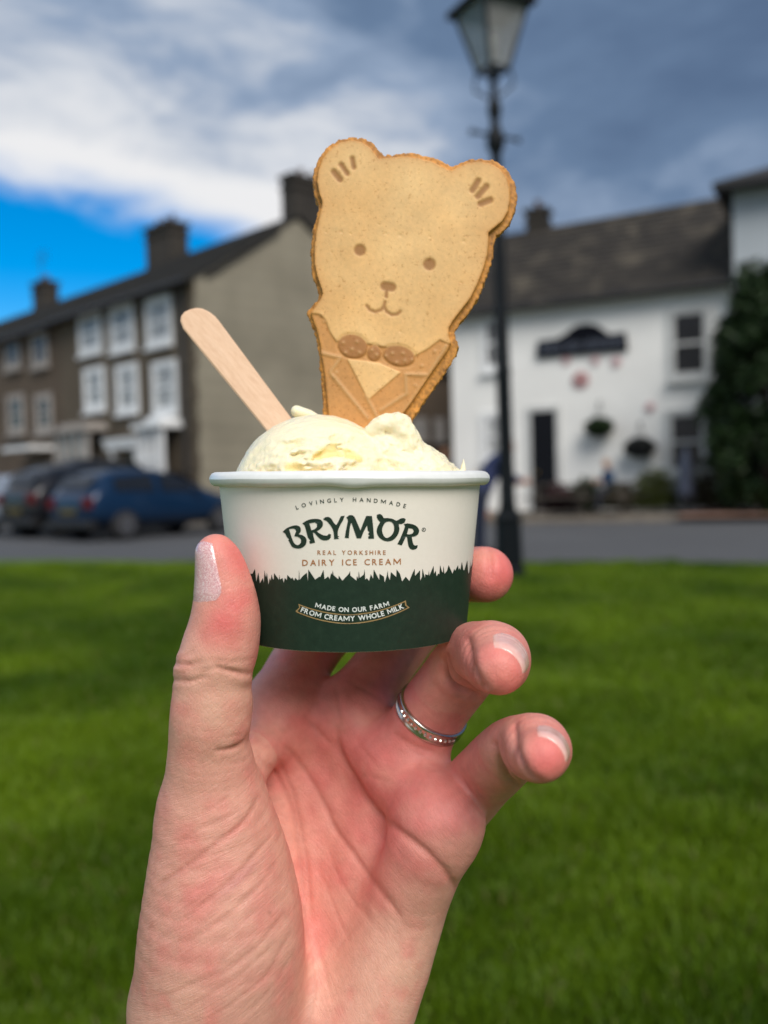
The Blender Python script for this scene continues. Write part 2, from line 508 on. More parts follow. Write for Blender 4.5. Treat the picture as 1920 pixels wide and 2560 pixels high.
bl = NT('grass_blade'); _c = bl.n('ShaderNodeVertexColor'); _c.layer_name = 'Col'
bl.set(Base_Color=_c.outputs['Color'], Roughness=.55, Specular_IOR_Level=.3)
tr = bl.n('ShaderNodeBsdfTranslucent'); bl.l(_c.outputs['Color'], tr.inputs[0]); mxs = bl.n('ShaderNodeMixShader'); mxs.inputs[0].default_value = .35
bl.l(bl.b.outputs[0], mxs.inputs[1]); bl.l(tr.outputs[0], mxs.inputs[2]); bl.l(mxs.outputs[0], bl.o.inputs[0])
tag(link('grass', me, bl.m), 'short bright green grass covering the village green', 'grass', kind='stuff')

# ================================================================== BUILDINGS
def stone_mat(name, c1, c2, mortar, scale=2.2):
    t = NT(name)
    mp = t.n('ShaderNodeMapping'); mp.inputs['Rotation'].default_value = (rad(90), 0, 0); t.l(t.coord(), mp.inputs[0])
    br = t.n('ShaderNodeTexBrick'); br.inputs['Scale'].default_value = scale; br.inputs['Mortar Size'].default_value = .025; br.inputs['Bias'].default_value = 0
    br.inputs['Color1'].default_value = (*c1, 1); br.inputs['Color2'].default_value = (*c2, 1); br.inputs['Mortar'].default_value = (*mortar, 1)
    t.l(mp.outputs[0], br.inputs['Vector'])
    st = t.noise(.5, 6, .6)
    t.set(Base_Color=t.mix(.55, br.outputs['Color'], t.ramp(st, [(.3, tuple(c * .7 for c in c1)), (.7, tuple(c * 1.25 for c in c2))])), Roughness=.95)
    t.bump(t.math('ADD', br.outputs['Fac'], t.noise(9, 5, .6)), .4, .03)
    return t.m
M_stone = stone_mat('dark_stone', (.085, .066, .043), (.120, .094, .064), (.07, .058, .042))
M_soot = stone_mat('sooty_stone', (.030, .026, .021), (.048, .041, .033), (.025, .022, .02))
M_render = stone_mat('sandy_weathered_stone', (.235, .212, .155), (.275, .25, .188), (.225, .205, .155), 1.1)
M_brown = stone_mat('brown_stone', (.085, .060, .040), (.12, .088, .060), (.065, .052, .038))
M_white = mat('white_paint_wall', (.80, .80, .77), .8, .07, .6, .25, .02)
M_whitef = mat('white_window_paint', (.76, .77, .77), .5, .06, 2)
M_creamf = mat('worn_cream_stone', (.34, .31, .28), .8, .15, 2)
M_black = mat('black_paint', (.005, .006, .009), .6, .2, 6, Specular_IOR_Level=.15)
M_gutter = mat('black_gutter', (.02, .02, .022), .5, .2, 6)
def slate_mat(name, c1, c2, lich):
    t = NT(name); n1 = t.noise(3.2, 8, .75); n2 = t.noise(1.3, 8, .7, dist=.6)
    base = t.ramp(n1, [(.3, c1), (.7, c2)])
    t.set(Base_Color=t.mix(t.math('MULTIPLY', t.math('SUBTRACT', n2, .50, True), 3.2, True), base, lich), Roughness=.85)
    t.bump(t.noise(8, 5, .6), .4, .03); return t.m
M_slate = slate_mat('slate', (.017, .016, .015), (.034, .030, .027), (.05, .045, .034))
M_slate2 = slate_mat('mossy_stone_slate', (.016, .014, .012), (.045, .038, .031), (.17, .145, .105))
gl_ = NT('window_glass'); gl_.set(Base_Color=gl_.ramp(gl_.noise(1.1, 3), [(.4, (.005, .006, .008)), (.6, (.012, .013, .017))]), Roughness=.12, Specular_IOR_Level=.25); M_glass = gl_.m
gl2 = NT('net_curtained_glass'); gl2.set(Base_Color=gl2.ramp(gl2.noise(2.2, 4), [(.35, (.16, .165, .165)), (.65, (.42, .43, .43))]), Roughness=.2, Specular_IOR_Level=.25); M_net = gl2.m

class Frame2:
    """a facade: origin, unit direction ux along it; local x along, y = ux turned +90 deg, z up"""
    def __init__(s, o, ux):
        s.o = Vector((o[0], o[1], 0)); s.u = Vector((ux[0], ux[1], 0)).normalized(); s.w = Vector((-s.u.y, s.u.x, 0)); s.rz = math.atan2(s.u.y, s.u.x)
    def px(s, px, py, y=0.0):
        p = at_plane(px, py, s.o + s.w * y, s.w) - s.o
        return p.dot(s.u), p.z
def rect_px(fr, x0, x1, yt, yb, y=0.0):
    """photo rectangle on the facade -> local x0,x1,z0,z1"""
    xm, ym = (x0 + x1) / 2, (yt + yb) / 2
    a = fr.px(x0, ym, y)[0]; c = fr.px(x1, ym, y)[0]; zt = fr.px(xm, yt, y)[1]; zb_ = fr.px(xm, yb, y)[1]
    return min(a, c), max(a, c), zb_, zt
def window(parent, x0, x1, z0, z1, so, frame, glass, sill=True, sur=.14, arch=0, midrail=True, vbar=True):
    """sash window set in a facade at local y=0; so = sign of the outward y"""
    cx, cz, w, h = (x0 + x1) / 2, (z0 + z1) / 2, x1 - x0, z1 - z0
    m = MB()
    for sx in (-1, 1): m.box((cx + sx * (w / 2 - sur / 2), so * .035, cz), (sur, .07, h))
    for sz in (-1, 1): m.box((cx, so * .035, cz + sz * (h / 2 - sur / 2)), (w - 2 * sur, .068, sur))
    f = m.build('window', frame, parent)
    m = MB(); iw, ih = w - 2 * sur, h - 2 * sur; t = .055
    for sx in (-1, 1): m.box((cx + sx * (iw / 2 - t / 2), so * .025, cz), (t, .05, ih))
    for sz in (-1, 1): m.box((cx, so * .025, cz + sz * (ih / 2 - t / 2)), (iw - 2 * t, .048, t))
    if midrail: m.box((cx, so * .027, cz), (iw - 2 * t, .054, .075))
    if vbar: m.box((cx, so * .022, cz), (.03, .04, ih - 2 * t))
    m.build('sash_frame', frame, f)
    m = MB(); m.box((cx, so * .012, cz), (iw, .012, ih)); m.build('pane', glass, f)
    if sill:
        m = MB(); m.box((cx, so * .09, z0 - .055), (w + .06, .14, .10)); m.build('sill', frame, f)
    return f
def chimney(parent, cx, cy, z0, z1, dx, dy, m, pots=2, along='x'):
    b = MB(); b.box((cx, cy, (z0 + z1) / 2), (dx, dy, z1 - z0))
    b.box((cx, cy, z1 - .30), (dx + .10, dy + .10, .10)); b.box((cx, cy, z1 + .05), (dx + .16, dy + .16, .12))
    c = b.build('chimney', m, parent)
    for i in range(pots):
        o = (i - (pots - 1) / 2) * .5
        p = (cx + (o if along == 'x' else 0), cy + (o if along == 'y' else 0), z1 + .1)
        q = MB(); q.lathe([(.10, 0), (.12, .03), (.095, .08), (.09, .24), (.11, .27), (.11, .31), (.07, .31), (.06, .2)], 12, p); q.build('chimney_pot', mat('terracotta', (.10, .06, .045), .9, .2, 3), c, True)
    return c
def roof_slope(parent, x0, x1, ye, ze, yr, zr, m, courses=22, th=.07, rise=0.0):
    """one slope of stone slates laid in overlapping courses from eave (ye,ze) to ridge (yr,zr)"""
    b = MB()
    for k in range(courses):
        t0, t1 = k / courses, (k + 1.25) / courses
        y0, z0 = ye + (yr - ye) * t0, ze + (zr - ze) * t0; y1, z1 = ye + (yr - ye) * min(t1, 1), ze + (zr - ze) * min(t1, 1)
        b.poly([(x0, y0, z0 + th), (x1, y0, z0 + th + rise * t0), (x1, y1, z1 + .012 + rise * min(t1, 1)), (x0, y1, z1 + .012)], (0, 0, -.05 - .0005 * k))
    return b.build('roof', m, parent)

# ---------------- terrace of stone houses on the left
HF = Frame2((-5.38, 26.0), (-.714, .70))                    # local +y points to the viewer
EAVE, RIDGE, DEP = 7.2, 9.74, 8.0
xa = HF.px(152, 900)[0]                                     # party wall between the two houses
xend = 24.0
houseA = empty('stone_house', HF.o, 'three storey dark stone house with white sash windows and sandy gable end', 'house', None, HF.rz)
m = MB(); m.box(((xa) / 2, -.2, EAVE / 2), (xa, .4, EAVE)); m.box((xa / 2, -DEP + .2, EAVE / 2), (xa, .4, EAVE)); m.build('wall', M_stone, houseA)
m = MB(); m.poly([(-.012, .012, 0), (-.012, -DEP, 0), (-.012, -DEP, EAVE), (-.012, -DEP / 2, RIDGE - .12), (-.012, .012, EAVE)], (.38, 0, 0)); m.build('gable_wall', M_render, houseA)
m = MB()
for k in range(14): m.box((.22, .02, .28 + k * .5), (.5 if k % 2 else .34, .06, .46))
m.build('corner_stones', M_stone, houseA)
r = roof_slope(houseA, -.12, xa + .05, .35, EAVE - .2, -DEP / 2, RIDGE, M_slate)
roof_slope(houseA, -.12, xa + .05, -DEP - .35, EAVE - .2, -DEP / 2, RIDGE, M_slate).name = 'rear_roof'
m = MB(); m.tube([(-.1, .42, EAVE - .16), (xa, .42, EAVE - .16)], .075, 8); m.build('gutter', M_gutter, houseA)
m = MB(); m.tube([(.55, .12, EAVE - .2), (.55, .12, 0)], .06, 8); m.build('drainpipe', M_gutter, houseA)
m = MB(); m.tube([(-.10, -.35, EAVE + .05), (-.10, -3.2, EAVE + 1.9)], .05, 6); m.build('verge_strip', M_slate, houseA)
zt = at_plane(745, 437, HF.o + HF.u * .3, HF.u).z
chimney(houseA, .32, -DEP / 2 - .75, RIDGE - 1.0, zt - .2, .6, 1.7, M_soot, 2, 'y')
tch = at_plane(415, 560, HF.o + HF.w * (-DEP / 2), HF.w)
xc = (tch - HF.o).dot(HF.u)
chimney(houseA, min(xc, xa - .9), -DEP / 2, RIDGE - .5, tch.z - .2, 1.75, .8, M_soot, 3)
for (x0, x1, yt, yb) in ((197, 259, 774, 891), (275, 340, 756, 883), (365, 435, 738, 870), (210, 267, 914, 1033), (290, 350, 906, 1038), (381, 448, 898, 1041)):
    window(houseA, *rect_px(HF, x0 + 3, x1 - 3, yt + 4, yb - 6), 1, M_whitef, M_net, sur=.17)
def bay(parent, x0, x1, z0, z1, frame, dep=.7):
    w = x1 - x0; cx = (x0 + x1) / 2
    m = MB(); m.box((cx, dep / 2, .45), (w, dep, .9)); f = m.build('bay_window', frame, parent)
    m = MB(); m.poly([(x0 - .12, 0, z1), (x0 - .12, dep + .15, z1), (x1 + .12, dep + .15, z1), (x1 + .12, 0, z1)], (0, 0, .16)); m.poly([(x0, 0, z1 + .16), (x0 + .2, dep * .8, z1 + .2), (x1 - .2, dep * .8, z1 + .2), (x1, 0, z1 + .16)], (0, 0, .12)); m.build('bay_roof', frame, f)
    m = MB()
    for k in range(5): m.box((x0 + w * (k + .0) / 4 + (.07 if k == 0 else -.07 if k == 4 else 0), dep - .05, (.9 + z1) / 2), (.13, .1, z1 - .9))
    m.box((cx, dep - .05, 1.9), (w, .09, .09)); m.build('mullions', frame, f)
    m = MB(); m.box((cx, dep - .08, (.9 + z1) / 2), (w - .1, .02, z1 - .9)); m.build('pane', M_net, f)
    m = MB(); m.box((cx, dep + .04, .93), (w + .14, .22, .07)); m.build('sill', frame, f)
x0, x1, z0, z1 = rect_px(HF, 395, 456, 1072, 1200); bay(houseA, x0, x1, 0, z1, M_whitef)
x0, x1, z0, z1 = rect_px(HF, 182, 268, 1082, 1200); bay(houseA, x0, x1, 0, z1, M_creamf)
# door with a white porch between the bays
x0, x1, z0, z1 = rect_px(HF, 318, 385, 1070, 1200)
m = MB(); m.box(((x0 + x1) / 2, .06, 1.15), ((x1 - x0) * .62, .08, 2.2)); d_ = m.build('door', mat('dark_green_door', (.018, .028, .014), .5, .2, 4), houseA)
m = MB(); m.lathe([(.035, 0), (.04, .03), (.02, .06)], 10, M=Matrix.Translation(((x0 + x1) / 2 + .3, .1, 1.05)) @ Matrix.Rotation(rad(-90), 4, 'X')); m.build('handle', mat('brass', (.5, .35, .1), .3, .1, 9, metal=1.0), d_)
m = MB()
for sx in (x0 + .08, x1 - .08): m.lathe([(.13, 0), (.13, .15), (.09, .2), (.085, 2.1), (.12, 2.2), (.12, 2.3)], 14, (sx, .55, 0))
m.box(((x0 + x1) / 2, .36, 2.42), (x1 - x0 + .3, .72, .22)); m.box(((x0 + x1) / 2, .36, 2.58), (x1 - x0 + .42, .82, .1)); m.build('porch', M_whitef, houseA)
houseB = empty('stone_house', HF.o + HF.u * xa, 'far brown stone house with worn cream window surrounds behind the dark parked cars', 'house', None, HF.rz)
L = xend - xa
m = MB(); m.box((L / 2 + .01, -.24, (EAVE - .05) / 2), (L, .4, EAVE - .05)); m.poly([(L, 0, 0), (L, -DEP, 0), (L, -DEP, EAVE - .05), (L, -DEP / 2, RIDGE - .15), (L, 0, EAVE - .05)], (-.3, 0, 0)); m.build('wall', M_brown, houseB)
roof_slope(houseB, .06, L + .2, .31, EAVE - .27, -DEP / 2, RIDGE - .06, M_slate)
roof_slope(houseB, .06, L + .2, -DEP - .31, EAVE - .27, -DEP / 2, RIDGE - .06, M_slate).name = 'rear_roof'
m = MB(); m.tube([(.05, .4, EAVE - .22), (L, .4, EAVE - .22)], .07, 8); m.build('gutter', M_gutter, houseB)
tch = at_plane(112, 694, HF.o + HF.w * (-DEP / 2), HF.w); xc = (tch - HF.o).dot(HF.u) - xa
chimney(houseB, xc, -DEP / 2, RIDGE - .6, tch.z - .35, 1.15, .75, M_soot, 2)
m = MB(); m.tube([(xc + .3, -DEP / 2, tch.z), (xc + .3, -DEP / 2, tch.z + 1.3)], .02, 6)
for k in range(5): m.tube([(xc - .35, -DEP / 2, tch.z + .75 + k * .12), (xc + .9 - k * .1, -DEP / 2, tch.z + .75 + k * .12)], .012, 5)
m.build('aerial', M_gutter, houseB)
for (x0, x1, yt, yb) in ((13, 52, 839, 924), (80, 122, 831, 918), (21, 62, 986, 1085), (91, 132, 984, 1082)):
    q = rect_px(HF, x0, x1, yt, yb); window(houseB, q[0] - xa, q[1] - xa, q[2], q[3], 1, M_creamf, M_glass, sur=.2)
q = rect_px(HF, 70, 138, 1108, 1136)
m = MB(); m.box(((q[0] + q[1]) / 2 - xa, .5, (q[2] + q[3]) / 2), (q[1] - q[0], 1.0, .16)); c_ = m.build('door_canopy', M_whitef, houseB)
m = MB(); m.box(((q[0] + q[1]) / 2 - xa, .05, 1.05), (1.0, .1, 2.1)); m.build('door', mat('brown_door', (.09, .055, .03), .6, .2, 4), houseB)
# ---------------- brown cottage between the terrace and the pub
CF = Frame2((-2.6, 33.0), (1, .02))
hx1 = 6.0
cot = empty('stone_cottage', CF.o, 'low dark brown stone cottage standing back between the gable end and the white pub', 'house', None, CF.rz)
m = MB(); m.box((hx1 / 2, .2, 2.6), (hx1, .4, 5.2)); m.poly([(.0, .4, 0), (0, 7, 0), (0, 7, 5.2), (0, 3.7, 7.4), (0, .4, 5.2)], (.3, 0, 0)); m.poly([(hx1, .4, 0), (hx1, 7, 0), (hx1, 7, 5.2), (hx1, 3.7, 7.4), (hx1, .4, 5.2)], (-.3, 0, 0)); m.build('wall', M_brown, cot)
roof_slope(cot, -.1, hx1 + .1, -.3, 5.05, 3.7, 7.5, M_slate2); roof_slope(cot, -.1, hx1 + .1, 7.3, 5.05, 3.7, 7.5, M_slate2).name = 'rear_roof'
for xr in ((1030, 1068), (1085, 1112)):
    q = rect_px(CF, xr[0], xr[1], 1045, 1100); window(cot, q[0], q[1], q[2], q[3], -1, M_creamf, M_net, sur=.12)
m = MB(); m.tube([(.35, -.1, 5.0), (.35, -.1, 0)], .07, 8); m.build('drainpipe', M_gutter, cot)

# ---------------- white pub
PF = Frame2((2.09, 26.0), (8.92 - 2.09, 22.3 - 26.0))                     # local +y points away, outward is -y
PE = (PF.px(1800, 712)[1] + PF.px(1250, 765)[1]) / 2         # eave height
PL = PF.px(1841, 900)[0]
PD = 6.6
_ra, _rb = [at_plane(x, y, PF.o + PF.w * (PD / 2), PF.w) for x, y in ((1371, 569), (1834, 488))]
_rs = (_rb.z - _ra.z) / (_rb - _ra).dot(PF.u)              # the old ridge climbs a little
PRZ = _ra.z - _rs * (_ra - PF.o).dot(PF.u); PRZ1 = PRZ + _rs * PL
PB = .134
pub = empty('white_pub', PF.o + Vector((0, 0, PB)), 'white painted two storey pub with a mossy stone roof and a dark arched sign', 'pub', None, PF.rz)
def pz(q): return (q[0], q[1], q[2] - PB, q[3] - PB)
m = MB(); m.box((PL / 2, .2, (PE - PB) / 2), (PL, .4, PE - PB)); m.poly([(0, .4, 0), (0, PD, 0), (0, PD, PE - PB), (0, PD / 2, PRZ - PB - .1), (0, .4, PE - PB)], (.35, 0, 0)); m.box((PL / 2, PD - .2, (PE - PB) / 2), (PL - .8, .38, PE - PB)); m.build('wall', M_white, pub)
roof_slope(pub, -.12, PL + .0, -.32, PE - PB - .15, PD / 2, PRZ - PB, M_slate2, 16, .1, PRZ1 - PRZ)
roof_slope(pub, -.12, PL + .0, PD + .32, PE - PB - .15, PD / 2, PRZ - PB, M_slate2, 16, .1, PRZ1 - PRZ).name = 'rear_roof'
m = MB(); m.tube([(-.1, -.40, PE - PB - .1), (PL, -.40, PE - PB - .1)], .08, 8); m.build('gutter', M_gutter, pub)
tch = at_plane(1345, 535, PF.o + PF.w * (PD / 2), PF.w); xc = (tch - PF.o).dot(PF.u)
chimney(pub, xc, PD / 2, PRZ - PB - .2, tch.z - PB, .62, .6, M_soot, 1)
M_greyf = mat('pale_grey_stone_surround', (.50, .51, .50), .8, .1, 3)
for (x0, x1, yt, yb, gl) in ((1670, 1778, 768, 948, M_glass), (1204, 1262, 790, 928, M_glass), (1204, 1260, 1030, 1150, M_net), (1664, 1772, 1022, 1186, M_glass)):
    q = pz(rect_px(PF, x0, x1, yt, yb)); window(pub, q[0], q[1], q[2], q[3], -1, M_greyf if x0 > 1500 else M_whitef, gl, sur=.13, vbar=x0 < 1500)
q = pz(rect_px(PF, 1330, 1392, 1028, 1250))
m = MB()
m.box((q[0] - .06, -.03, q[3] / 2), (.12, .06, q[3])); m.box((q[1] + .06, -.03, q[3] / 2), (.12, .06, q[3])); m.box(((q[0] + q[1]) / 2, -.03, q[3] + .07), (q[1] - q[0] + .24, .062, .14))
m.build('door_frame', M_greyf, pub)
m = MB(); m.box(((q[0] + q[1]) / 2, -.01, q[3] / 2), (q[1] - q[0], .05, q[3]))
for k in range(2):
    for j in range(2): m.box((q[0] + (q[1] - q[0]) * (.28 + .44 * k), -.04, q[3] * (.28 + .42 * j)), ((q[1] - q[0]) * .3, .03, q[3] * .3))
d_ = m.build('door', M_black, pub)
m = MB(); m.lathe([(.04, 0), (.045, .03), (.02, .06)], 10, M=Matrix.Translation((q[0] + .15, -.05, 1.05)) @ Matrix.Rotation(rad(90), 4, 'X')); m.build('handle', mat('brass', (.5, .35, .1), .3, .1, 9, metal=1.0), d_)
# sign: dark board with an arched top; its lettering cannot be read in the photograph, so pale strokes stand for it
sg = empty('pub_sign', PF.o + Vector((0, 0, PB)), 'dark blue arched board with pale lettering fixed high on the white pub wall', 'sign', None, PF.rz)
sp_ = [(1343, 897), (1346, 854), (1396, 847), (1416, 835), (1432, 821), (1452, 812), (1474, 810), (1494, 814), (1510, 825), (1524, 836), (1566, 831), (1571, 877)]
lp = [(lambda q: (q[0], -.03, q[1] - PB))(PF.px(*q)) for q in sp_]
m = MB(); m.poly(lp, (0, -.07, 0)); m.build('board', mat('midnight_blue_board', (.004, .005, .009), .8, .2, 4, Specular_IOR_Level=.1), sg)
m = MB()
for i in range(27):
    f = i / 26; xx = 1356 + f * 202; yc_ = 874 - f * 20; hh_ = 24 + 5 * math.sin(i * 2.1)
    if i in (7, 13): continue
    a_ = PF.px(xx, yc_ + hh_ / 2); b2 = PF.px(xx + 1.0 + 2.2 * ((i * 7) % 3 == 0), yc_ - hh_ / 2)
    m.box(((a_[0] + b2[0]) / 2, -.112, (a_[1] + b2[1]) / 2 - PB), (abs(b2[0] - a_[0]) + .03, .02, b2[1] - a_[1]))
m.build('lettering', mat('pale_blue_lettering', (.05, .06, .085), .7, .1, 5), sg)
# ---------------- taller white house at the right edge
WF = Frame2((PF.o + PF.u * (PL + .02) - PF.w * .55)[:2], PF.u[:2])
WZ = WF.px(1870, 452)[1]
wh = empty('white_house', WF.o + Vector((0, 0, PB)), 'tall pale rendered house joined to the right end of the pub, partly behind ivy', 'house', None, WF.rz)
m = MB(); m.box((3.5, 3.6, (WZ - PB) / 2), (7, 7.2, WZ - PB)); m.build('wall', mat('pale_blue_grey_render', (.42, .46, .49), .85, .08, .5, .2, .02), wh)
m = MB(); z_ = WZ - PB
e_ = [(-.4, -.5, z_ - .05), (7.4, -.5, z_ - .05), (7.4, 7.7, z_ - .05), (-.4, 7.7, z_ - .05)]; a_ = (3.4, 3.6, z_ + 1.7); b2 = (3.9, 3.6, z_ + 1.7)
m.face([e_[0], e_[1], b2, a_]); m.face([e_[1], e_[2], b2]); m.face([e_[2], e_[3], a_, b2]); m.face([e_[3], e_[0], a_]); m.poly([(p[0], p[1], z_ - .05) for p in e_], (0, 0, -.14)); m.build('hipped_roof', M_slate, wh)
m = MB(); m.tube([(-.3, -.55, WZ - PB - .22), (7.1, -.55, WZ - PB - .22)], .07, 8); m.build('gutter', M_gutter, wh)
window(wh, 4.2, 5.3, 3.2, 4.8, -1, M_whitef, M_glass)

# ================================================================== PLANTS
def leaves(n, fn, size, seed, flat=.5):
    """n leaf quads scattered by fn(rs)->points; returns V,F"""
    r_ = np.random.RandomState(seed); C = fn(r_, n); n = len(C)
    a = r_.randn(n, 3); a[:, 2] *= flat; a /= np.linalg.norm(a, axis=1, keepdims=True); b = np.cross(a, r_.randn(n, 3)); b /= np.linalg.norm(b, axis=1, keepdims=True)
    s = size * (.6 + .8 * r_.rand(n))[:, None]
    V = np.stack([C - a * s, C + b * s * .45, C + a * s, C - b * s * .45], 1).reshape(-1, 3)
    return V, np.arange(n * 4).reshape(n, 4)
def leaf_mat(name, c1, c2):
    t = NT(name); t.set(Base_Color=t.ramp(t.noise(6, 4, .6), [(.3, c1), (.7, c2)]), Roughness=.5, Specular_IOR_Level=.3); return t.m
M_ivy = leaf_mat('dark_evergreen_leaf', (.008, .022, .006), (.024, .052, .012))
M_olive = leaf_mat('olive_leaf', (.03, .045, .008), (.085, .10, .02))
M_brownl = leaf_mat('brown_hedge_leaf', (.028, .026, .008), (.06, .05, .016))
M_bark = mat('bark', (.07, .05, .035), .95, .3, 8, .5, .02)
tp_ = at_plane(1915, 1250, WF.o - WF.w * 1.55, WF.w)
tree = empty('evergreen_tree', (tp_.x, tp_.y, .134), 'tall dark evergreen covering the corner of the pale house beside the pub', 'tree')
m = MB(); m.tube([(0, 0, 0), (.05, 0, 1.5), (0, .05, 3.2), (.03, 0, 4.9)], [.16, .13, .09, .03], 10)
for k in range(9):
    a = k * 2.4; z = 1.0 + k * .4; m.tube([(0, 0, z), (math.cos(a) * .6, math.sin(a) * .6, z + .35), (math.cos(a) * 1.0, math.sin(a) * 1.0, z + .5)], [.05, .035, .012], 6)
m.build('trunk', M_bark, tree)
def crown(r_, n):
    out = []
    cl = []
    for k in range(80):
        z = .25 + 5.1 * (k + .5) / 80; R = 1.25 * (1 - max(0, (z - 3.6) / 2.6)) * (1 if z > .8 else .85); a = k * 2.399
        cl.append((math.cos(a) * R * r_.uniform(.45, 1), math.sin(a) * R * r_.uniform(.45, 1), z + r_.uniform(-.2, .2), r_.uniform(.28, .5)))
    for k in range(n):
        c = cl[r_.randint(len(cl))]; d = r_.randn(3); d *= c[3] * r_.rand() ** .4 / np.linalg.norm(d); out.append((c[0] + d[0], c[1] + d[1], c[2] + d[2]))
    return np.array(out)
V, F = leaves(30000, crown, .085, 5); link('crown', npmesh('crown', V, F), M_ivy, tree)
def shrub(name, px, py, r, h, m_, label, n=2200, size=.06, cat='shrub', seed=1):
    p = at_z(px, py, .14); o = empty(name, (p.x, p.y, .134), label, cat)
    def fn(r_, n):
        q = r_.randn(n, 3); q /= np.linalg.norm(q, axis=1, keepdims=True); q *= (r_.rand(n) ** .35)[:, None]
        k = 1 + .3 * vnoise(q, 1.6, seed + 40); q *= k[:, None]; q[:, 2] = np.abs(q[:, 2] + .15)
        return q * np.array([r, r, h]) + np.array([0, 0, .1])
    V, F = leaves(n, fn, size, seed); link('foliage', npmesh('foliage', V, F), m_, o)
    m = MB()
    for k in range(6): a = k * 1.05; m.tube([(0, 0, 0), (math.cos(a) * r * .4, math.sin(a) * r * .4, h * .5), (math.cos(a) * r * .7, math.sin(a) * r * .7, h * .85)], [.025, .018, .006], 5)
    m.build('stem', M_bark, o); return o
shrub('shrub', 1640, 1279, .62, .95, M_olive, 'yellow green shrub in front of the pub wall beside the folded parasol', seed=3)
shrub('shrub', 1778, 1276, .75, .95, M_brownl, 'low brownish hedge bush below the lower right pub window', seed=4)
shrub('shrub', 1400, 1284, .42, .62, leaf_mat('dark_red_leaf', (.03, .010, .012), (.07, .02, .025)), 'dark red leaved bush beside the pub door', seed=7)
shrub('shrub', 1462, 1279, .55, .70, M_ivy, 'low dark green bush against the white wall behind the picnic tables', seed=8)
shrub('shrub', 1560, 1279, .5, .6, M_brownl, 'dark brown bush to the right of the person in blue', seed=9)
# hanging baskets
def basket(px, py, rr_, label, mflower):
    x, z = PF.px(px, py); 
    o = empty('hanging_basket', PF.o + PF.u * x - PF.w * .32 + Vector((0, 0, z - rr_ * .5)), label, 'hanging basket', 'hanging baskets on the pub wall', PF.rz)
    m = MB(); m.lathe([(.03, -.16), (.10, -.14), (.17, -.07), (.21, .02), (.20, .02), (.05, -.08)], 18, cap=False); m.build('bowl', mat('coir_basket', (.03, .024, .016), .95, .3, 12, .5), o, True)
    def fn(r_, n):
        q = r_.randn(n, 3); q /= np.linalg.norm(q, axis=1, keepdims=True); q *= (r_.rand(n) ** .4)[:, None]; return q * np.array([.42, .32, .28]) * rr_ / .25 + np.array([0, 0, .05])
    V, F = leaves(2200, fn, .05, int(px)); link('foliage', npmesh('foliage', V, F), mflower, o)
    m = MB(); m.tube([(0, .30, .75), (0, .02, .72), (0, 0, .66)], .014, 6); m.tube([(0, .30, .45), (0, .12, .70)], .01, 6); m.build('bracket', M_black, o)
    m = MB()
    for k in range(3): a = k * 2.094; m.tube([(math.cos(a) * .2, math.sin(a) * .2, .02), (0, 0, .67)], .005, 5)
    m.build('chain', M_black, o)
basket(1505, 1062, .24, 'round hanging basket of dark green leaves next to the pub door', M_ivy)
basket(1606, 1112, .25, 'lower hanging basket with dark purple leaves left of the ground floor window', leaf_mat('purple_leaf', (.012, .012, .022), (.035, .04, .03)))
# pink rosettes on the wall
for i, (px, py, r_, lab) in enumerate(((1452, 950, .27, 'large dusky red rosette in the middle of the white wall under the sign'), (1416, 901, .14, 'small pink rosette just under the left half of the dark sign'), (1488, 902, .13, 'small pink rosette under the middle of the dark sign'), (1541, 905, .15, 'small pink rosette under the right end of the dark sign'), (1625, 1018, .14, 'small pink rosette between the sign and the ground floor window'))):
    x, z = PF.px(px, py)
    o = empty('wall_rosette', PF.o + PF.u * x - PF.w * .01 + Vector((0, 0, z)), lab, 'rosette', 'pink rosettes on the pub wall', PF.rz)
    T = Matrix.Rotation(rad(90), 4, 'X')
    for k in range(8):
        a = k * math.pi / 4; m = MB(); m.lathe([(.005, .05), (r_ * .22, .045), (r_ * .3, .02), (r_ * .3, .0)], 10, M=T @ Matrix.Translation((math.cos(a) * r_ * .62, math.sin(a) * r_ * .62, 0)))
        m.build('petal', mat('dusky_red', (.40, .22, .22), .7, .2, 8) if i == 0 else mat('faded_pink', (.62, .42, .43), .7, .1, 8), o, True)
    m = MB(); m.lathe([(.005, .07), (r_ * .3, .06), (r_ * .4, .02), (r_ * .4, 0)], 12, M=T); m.build('centre', mat('faded_red', (.45, .25, .25), .7, .1, 8), o, True)

# ================================================================== STREET LAMP
lb = at_z(1275, 1440, GZ)
lamp = empty('street_lamp', lb, 'black cast iron street lamp with a glazed lantern standing on the edge of the green', 'street lamp', None, rad(28))
lamp.rotation_mode = 'ZYX'; lamp.rotation_euler = (0, rad(-.7), rad(28))      # the old post leans a little
LK = (lb - CAM).dot(_F) / FPX                               # metres per photo pixel at the lamp
iron = mat('black_iron', (.004, .006, .008), .55, .2, 9, .15, .004, Specular_IOR_Level=.2)
hz = lambda py: (1440 - py) * LK
m = MB(); m.lathe([(.15, 0), (.15, .06), (.125, .09), (.12, .5), (.135, .53), (.115, .56), (.085, .60)], 8, ang0=rad(22.5)); m.build('base', iron, lamp)
m = MB(); m.lathe([(.086, .60), (.075, .66), (.07, 1.0), (.066, 1.8), (.075, 1.84), (.066, 1.88), (.058, 2.6), (.05, hz(560)), (.045, hz(400)), (.075, hz(385)), (.085, hz(370)), (.075, hz(352)), (.045, hz(335)), (.04, hz(318)), (.06, hz(300)), (.062, hz(285)), (.035, hz(262)), (.03, hz(215)), (.07, hz(205)), (.03, hz(196))], 16); m.build('column', iron, lamp, True)
m = MB(); m.tube([(-.24, 0, hz(355)), (.24, 0, hz(355))], .014, 8)
